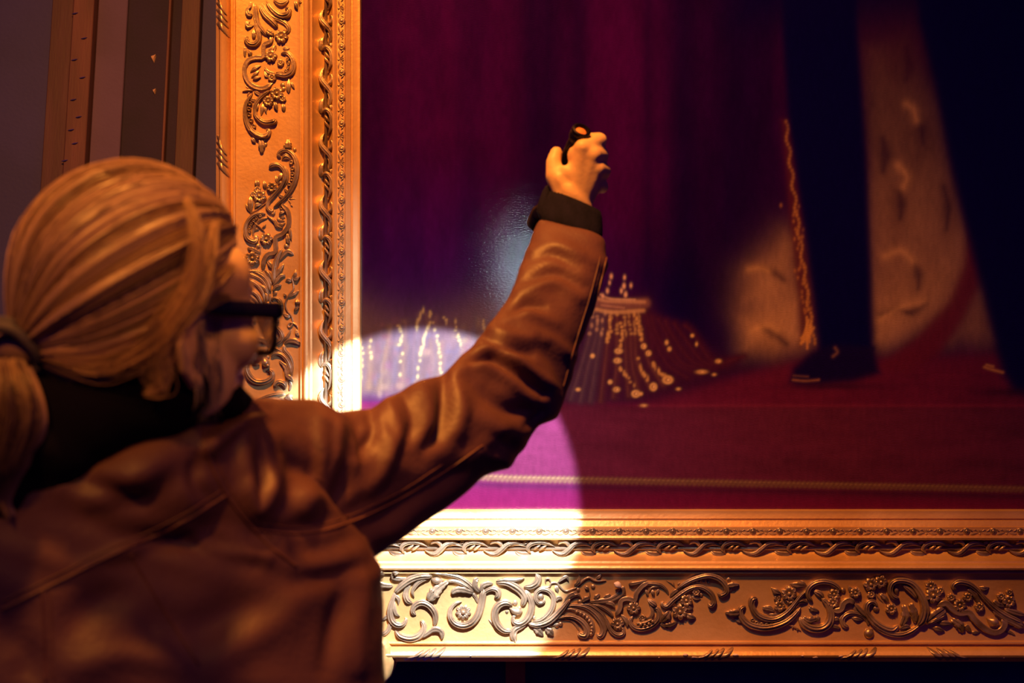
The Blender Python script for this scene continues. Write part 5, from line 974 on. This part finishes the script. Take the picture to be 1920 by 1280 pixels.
for s in (1, -1):
    rp = rimpts(s); fr_.add(*tube(np.r_[rp, rp[:2]], np.full(38, .0034), 8))
    lm = MB(); lp = rimpts(s, .95); cen = lp.mean(0); lm.add(np.r_[lp + hF * .0007, lp - hF * .0007], [tuple(range(36)), tuple(range(71, 35, -1))] + [(i, (i + 1) % 36, 36 + (i + 1) % 36, 36 + i) for i in range(36)]); lo = lm.build('lens', M_lens, glasses, False)
bar(fr_, catmull([H(.104, .006, -.006), H(.108, 0, -.003), H(.104, -.006, -.006)], 6), np.full(6, .0022), np.full(6, .0028), hU)
for s in (1, -1): bar(fr_, catmull([H(.1045, s * .060, .002), H(.106, s * .069, .002), H(.104, s * .0755, .002)], 5), np.full(5, .003), np.full(5, .0076), hU)
fr_.build('rim', M_frame, glasses)
# ------------------------------------------------------------------ torch held in the raised fist
tax = TORCH_HEAD - TORCH_TAIL; TL = np.linalg.norm(tax); tax /= TL
torch = empty('torch', (TORCH_TAIL + TORCH_HEAD) / 2, 'small black metal torch gripped in the raised hand, shining down at the frame', 'torch')
TQ = V3(tax).to_track_quat('Z', 'Y'); torch.rotation_mode = 'QUATERNION'; torch.rotation_quaternion = TQ
M_torch = mat('black_anodised', (.012, .008, .016), .38, metal=.6, spec=.5, bump=.1)
M_orange = mat('orange_rubber', (.75, .25, .06), .6)
def lathe(mb, pr, m=28, knurl=0.0):
    V = [(r * (1 + (knurl if (j % 2) else 0)) * math.cos(2 * math.pi * j / m), r * (1 + (knurl if (j % 2) else 0)) * math.sin(2 * math.pi * j / m), z) for r, z in pr for j in range(m)]
    mb.add(V, grid_faces(len(pr), m, True))
h = TL / 2; R0 = .0118
def tpart(name, pr, m_, knurl=0.0, m=28):
    mb = MB(); lathe(mb, pr, m, knurl); o = mb.build(name, m_, torch); o.data.set_sharp_from_angle(angle=math.radians(40)); return o
tpart('barrel', [(.001, -h + .018), (R0 * .97, -h + .018), (R0, -h + .020), (R0, h - .040), (.001, h - .040)], M_torch, -.03, 40)
tpart('tail_cap', [(.0088, -h + .006), (.0094, -h + .0005), (.0105, -h - .001), (.0132, -h), (.0138, -h + .002), (.0138, -h + .006), (.0128, -h + .0075), (.0138, -h + .009), (.0138, -h + .014), (.0122, -h + .019), (.001, -h + .019)], M_torch)
tpart('switch_button', [(.0001, -h + .0014), (.004, -h + .0017), (.0075, -h + .003), (.0087, -h + .007), (.001, -h + .0072)], M_orange)['label'] = 'orange rubber switch button'
tpart('head', [(.001, h - .042), (R0, h - .042), (.0135, h - .032), (.0165, h - .026), (.0170, h - .022), (.0160, h - .021), (.0170, h - .018), (.0170, h - .002), (.0165, h), (.0140, h), (.0130, h - .003), (.0122, h - .016), (.0060, h - .0175), (.001, h - .018)], M_torch)
M_led = bpy.data.materials.new('lit_lens'); M_led.use_nodes = True; b = M_led.node_tree.nodes['Principled BSDF']; b.inputs['Base Color'].default_value = (.9, .9, 1, 1); b.inputs['Emission Color'].default_value = (.62, .80, 1, 1); b.inputs['Emission Strength'].default_value = 1700
tpart('lens', [(.0001, h - .0150), (.0118, h - .0150), (.0121, h - .0158), (.0001, h - .0160)], M_led)['label'] = 'lit torch lens facing the painting'
TORCH_COL = (.84, .95, 1.06)
aim = BEAM_AIM
lamp('torch_beam', 'SPOT', TORCH_HEAD + tax * .002, aim, 150, TORCH_COL, .006, 48, .15)
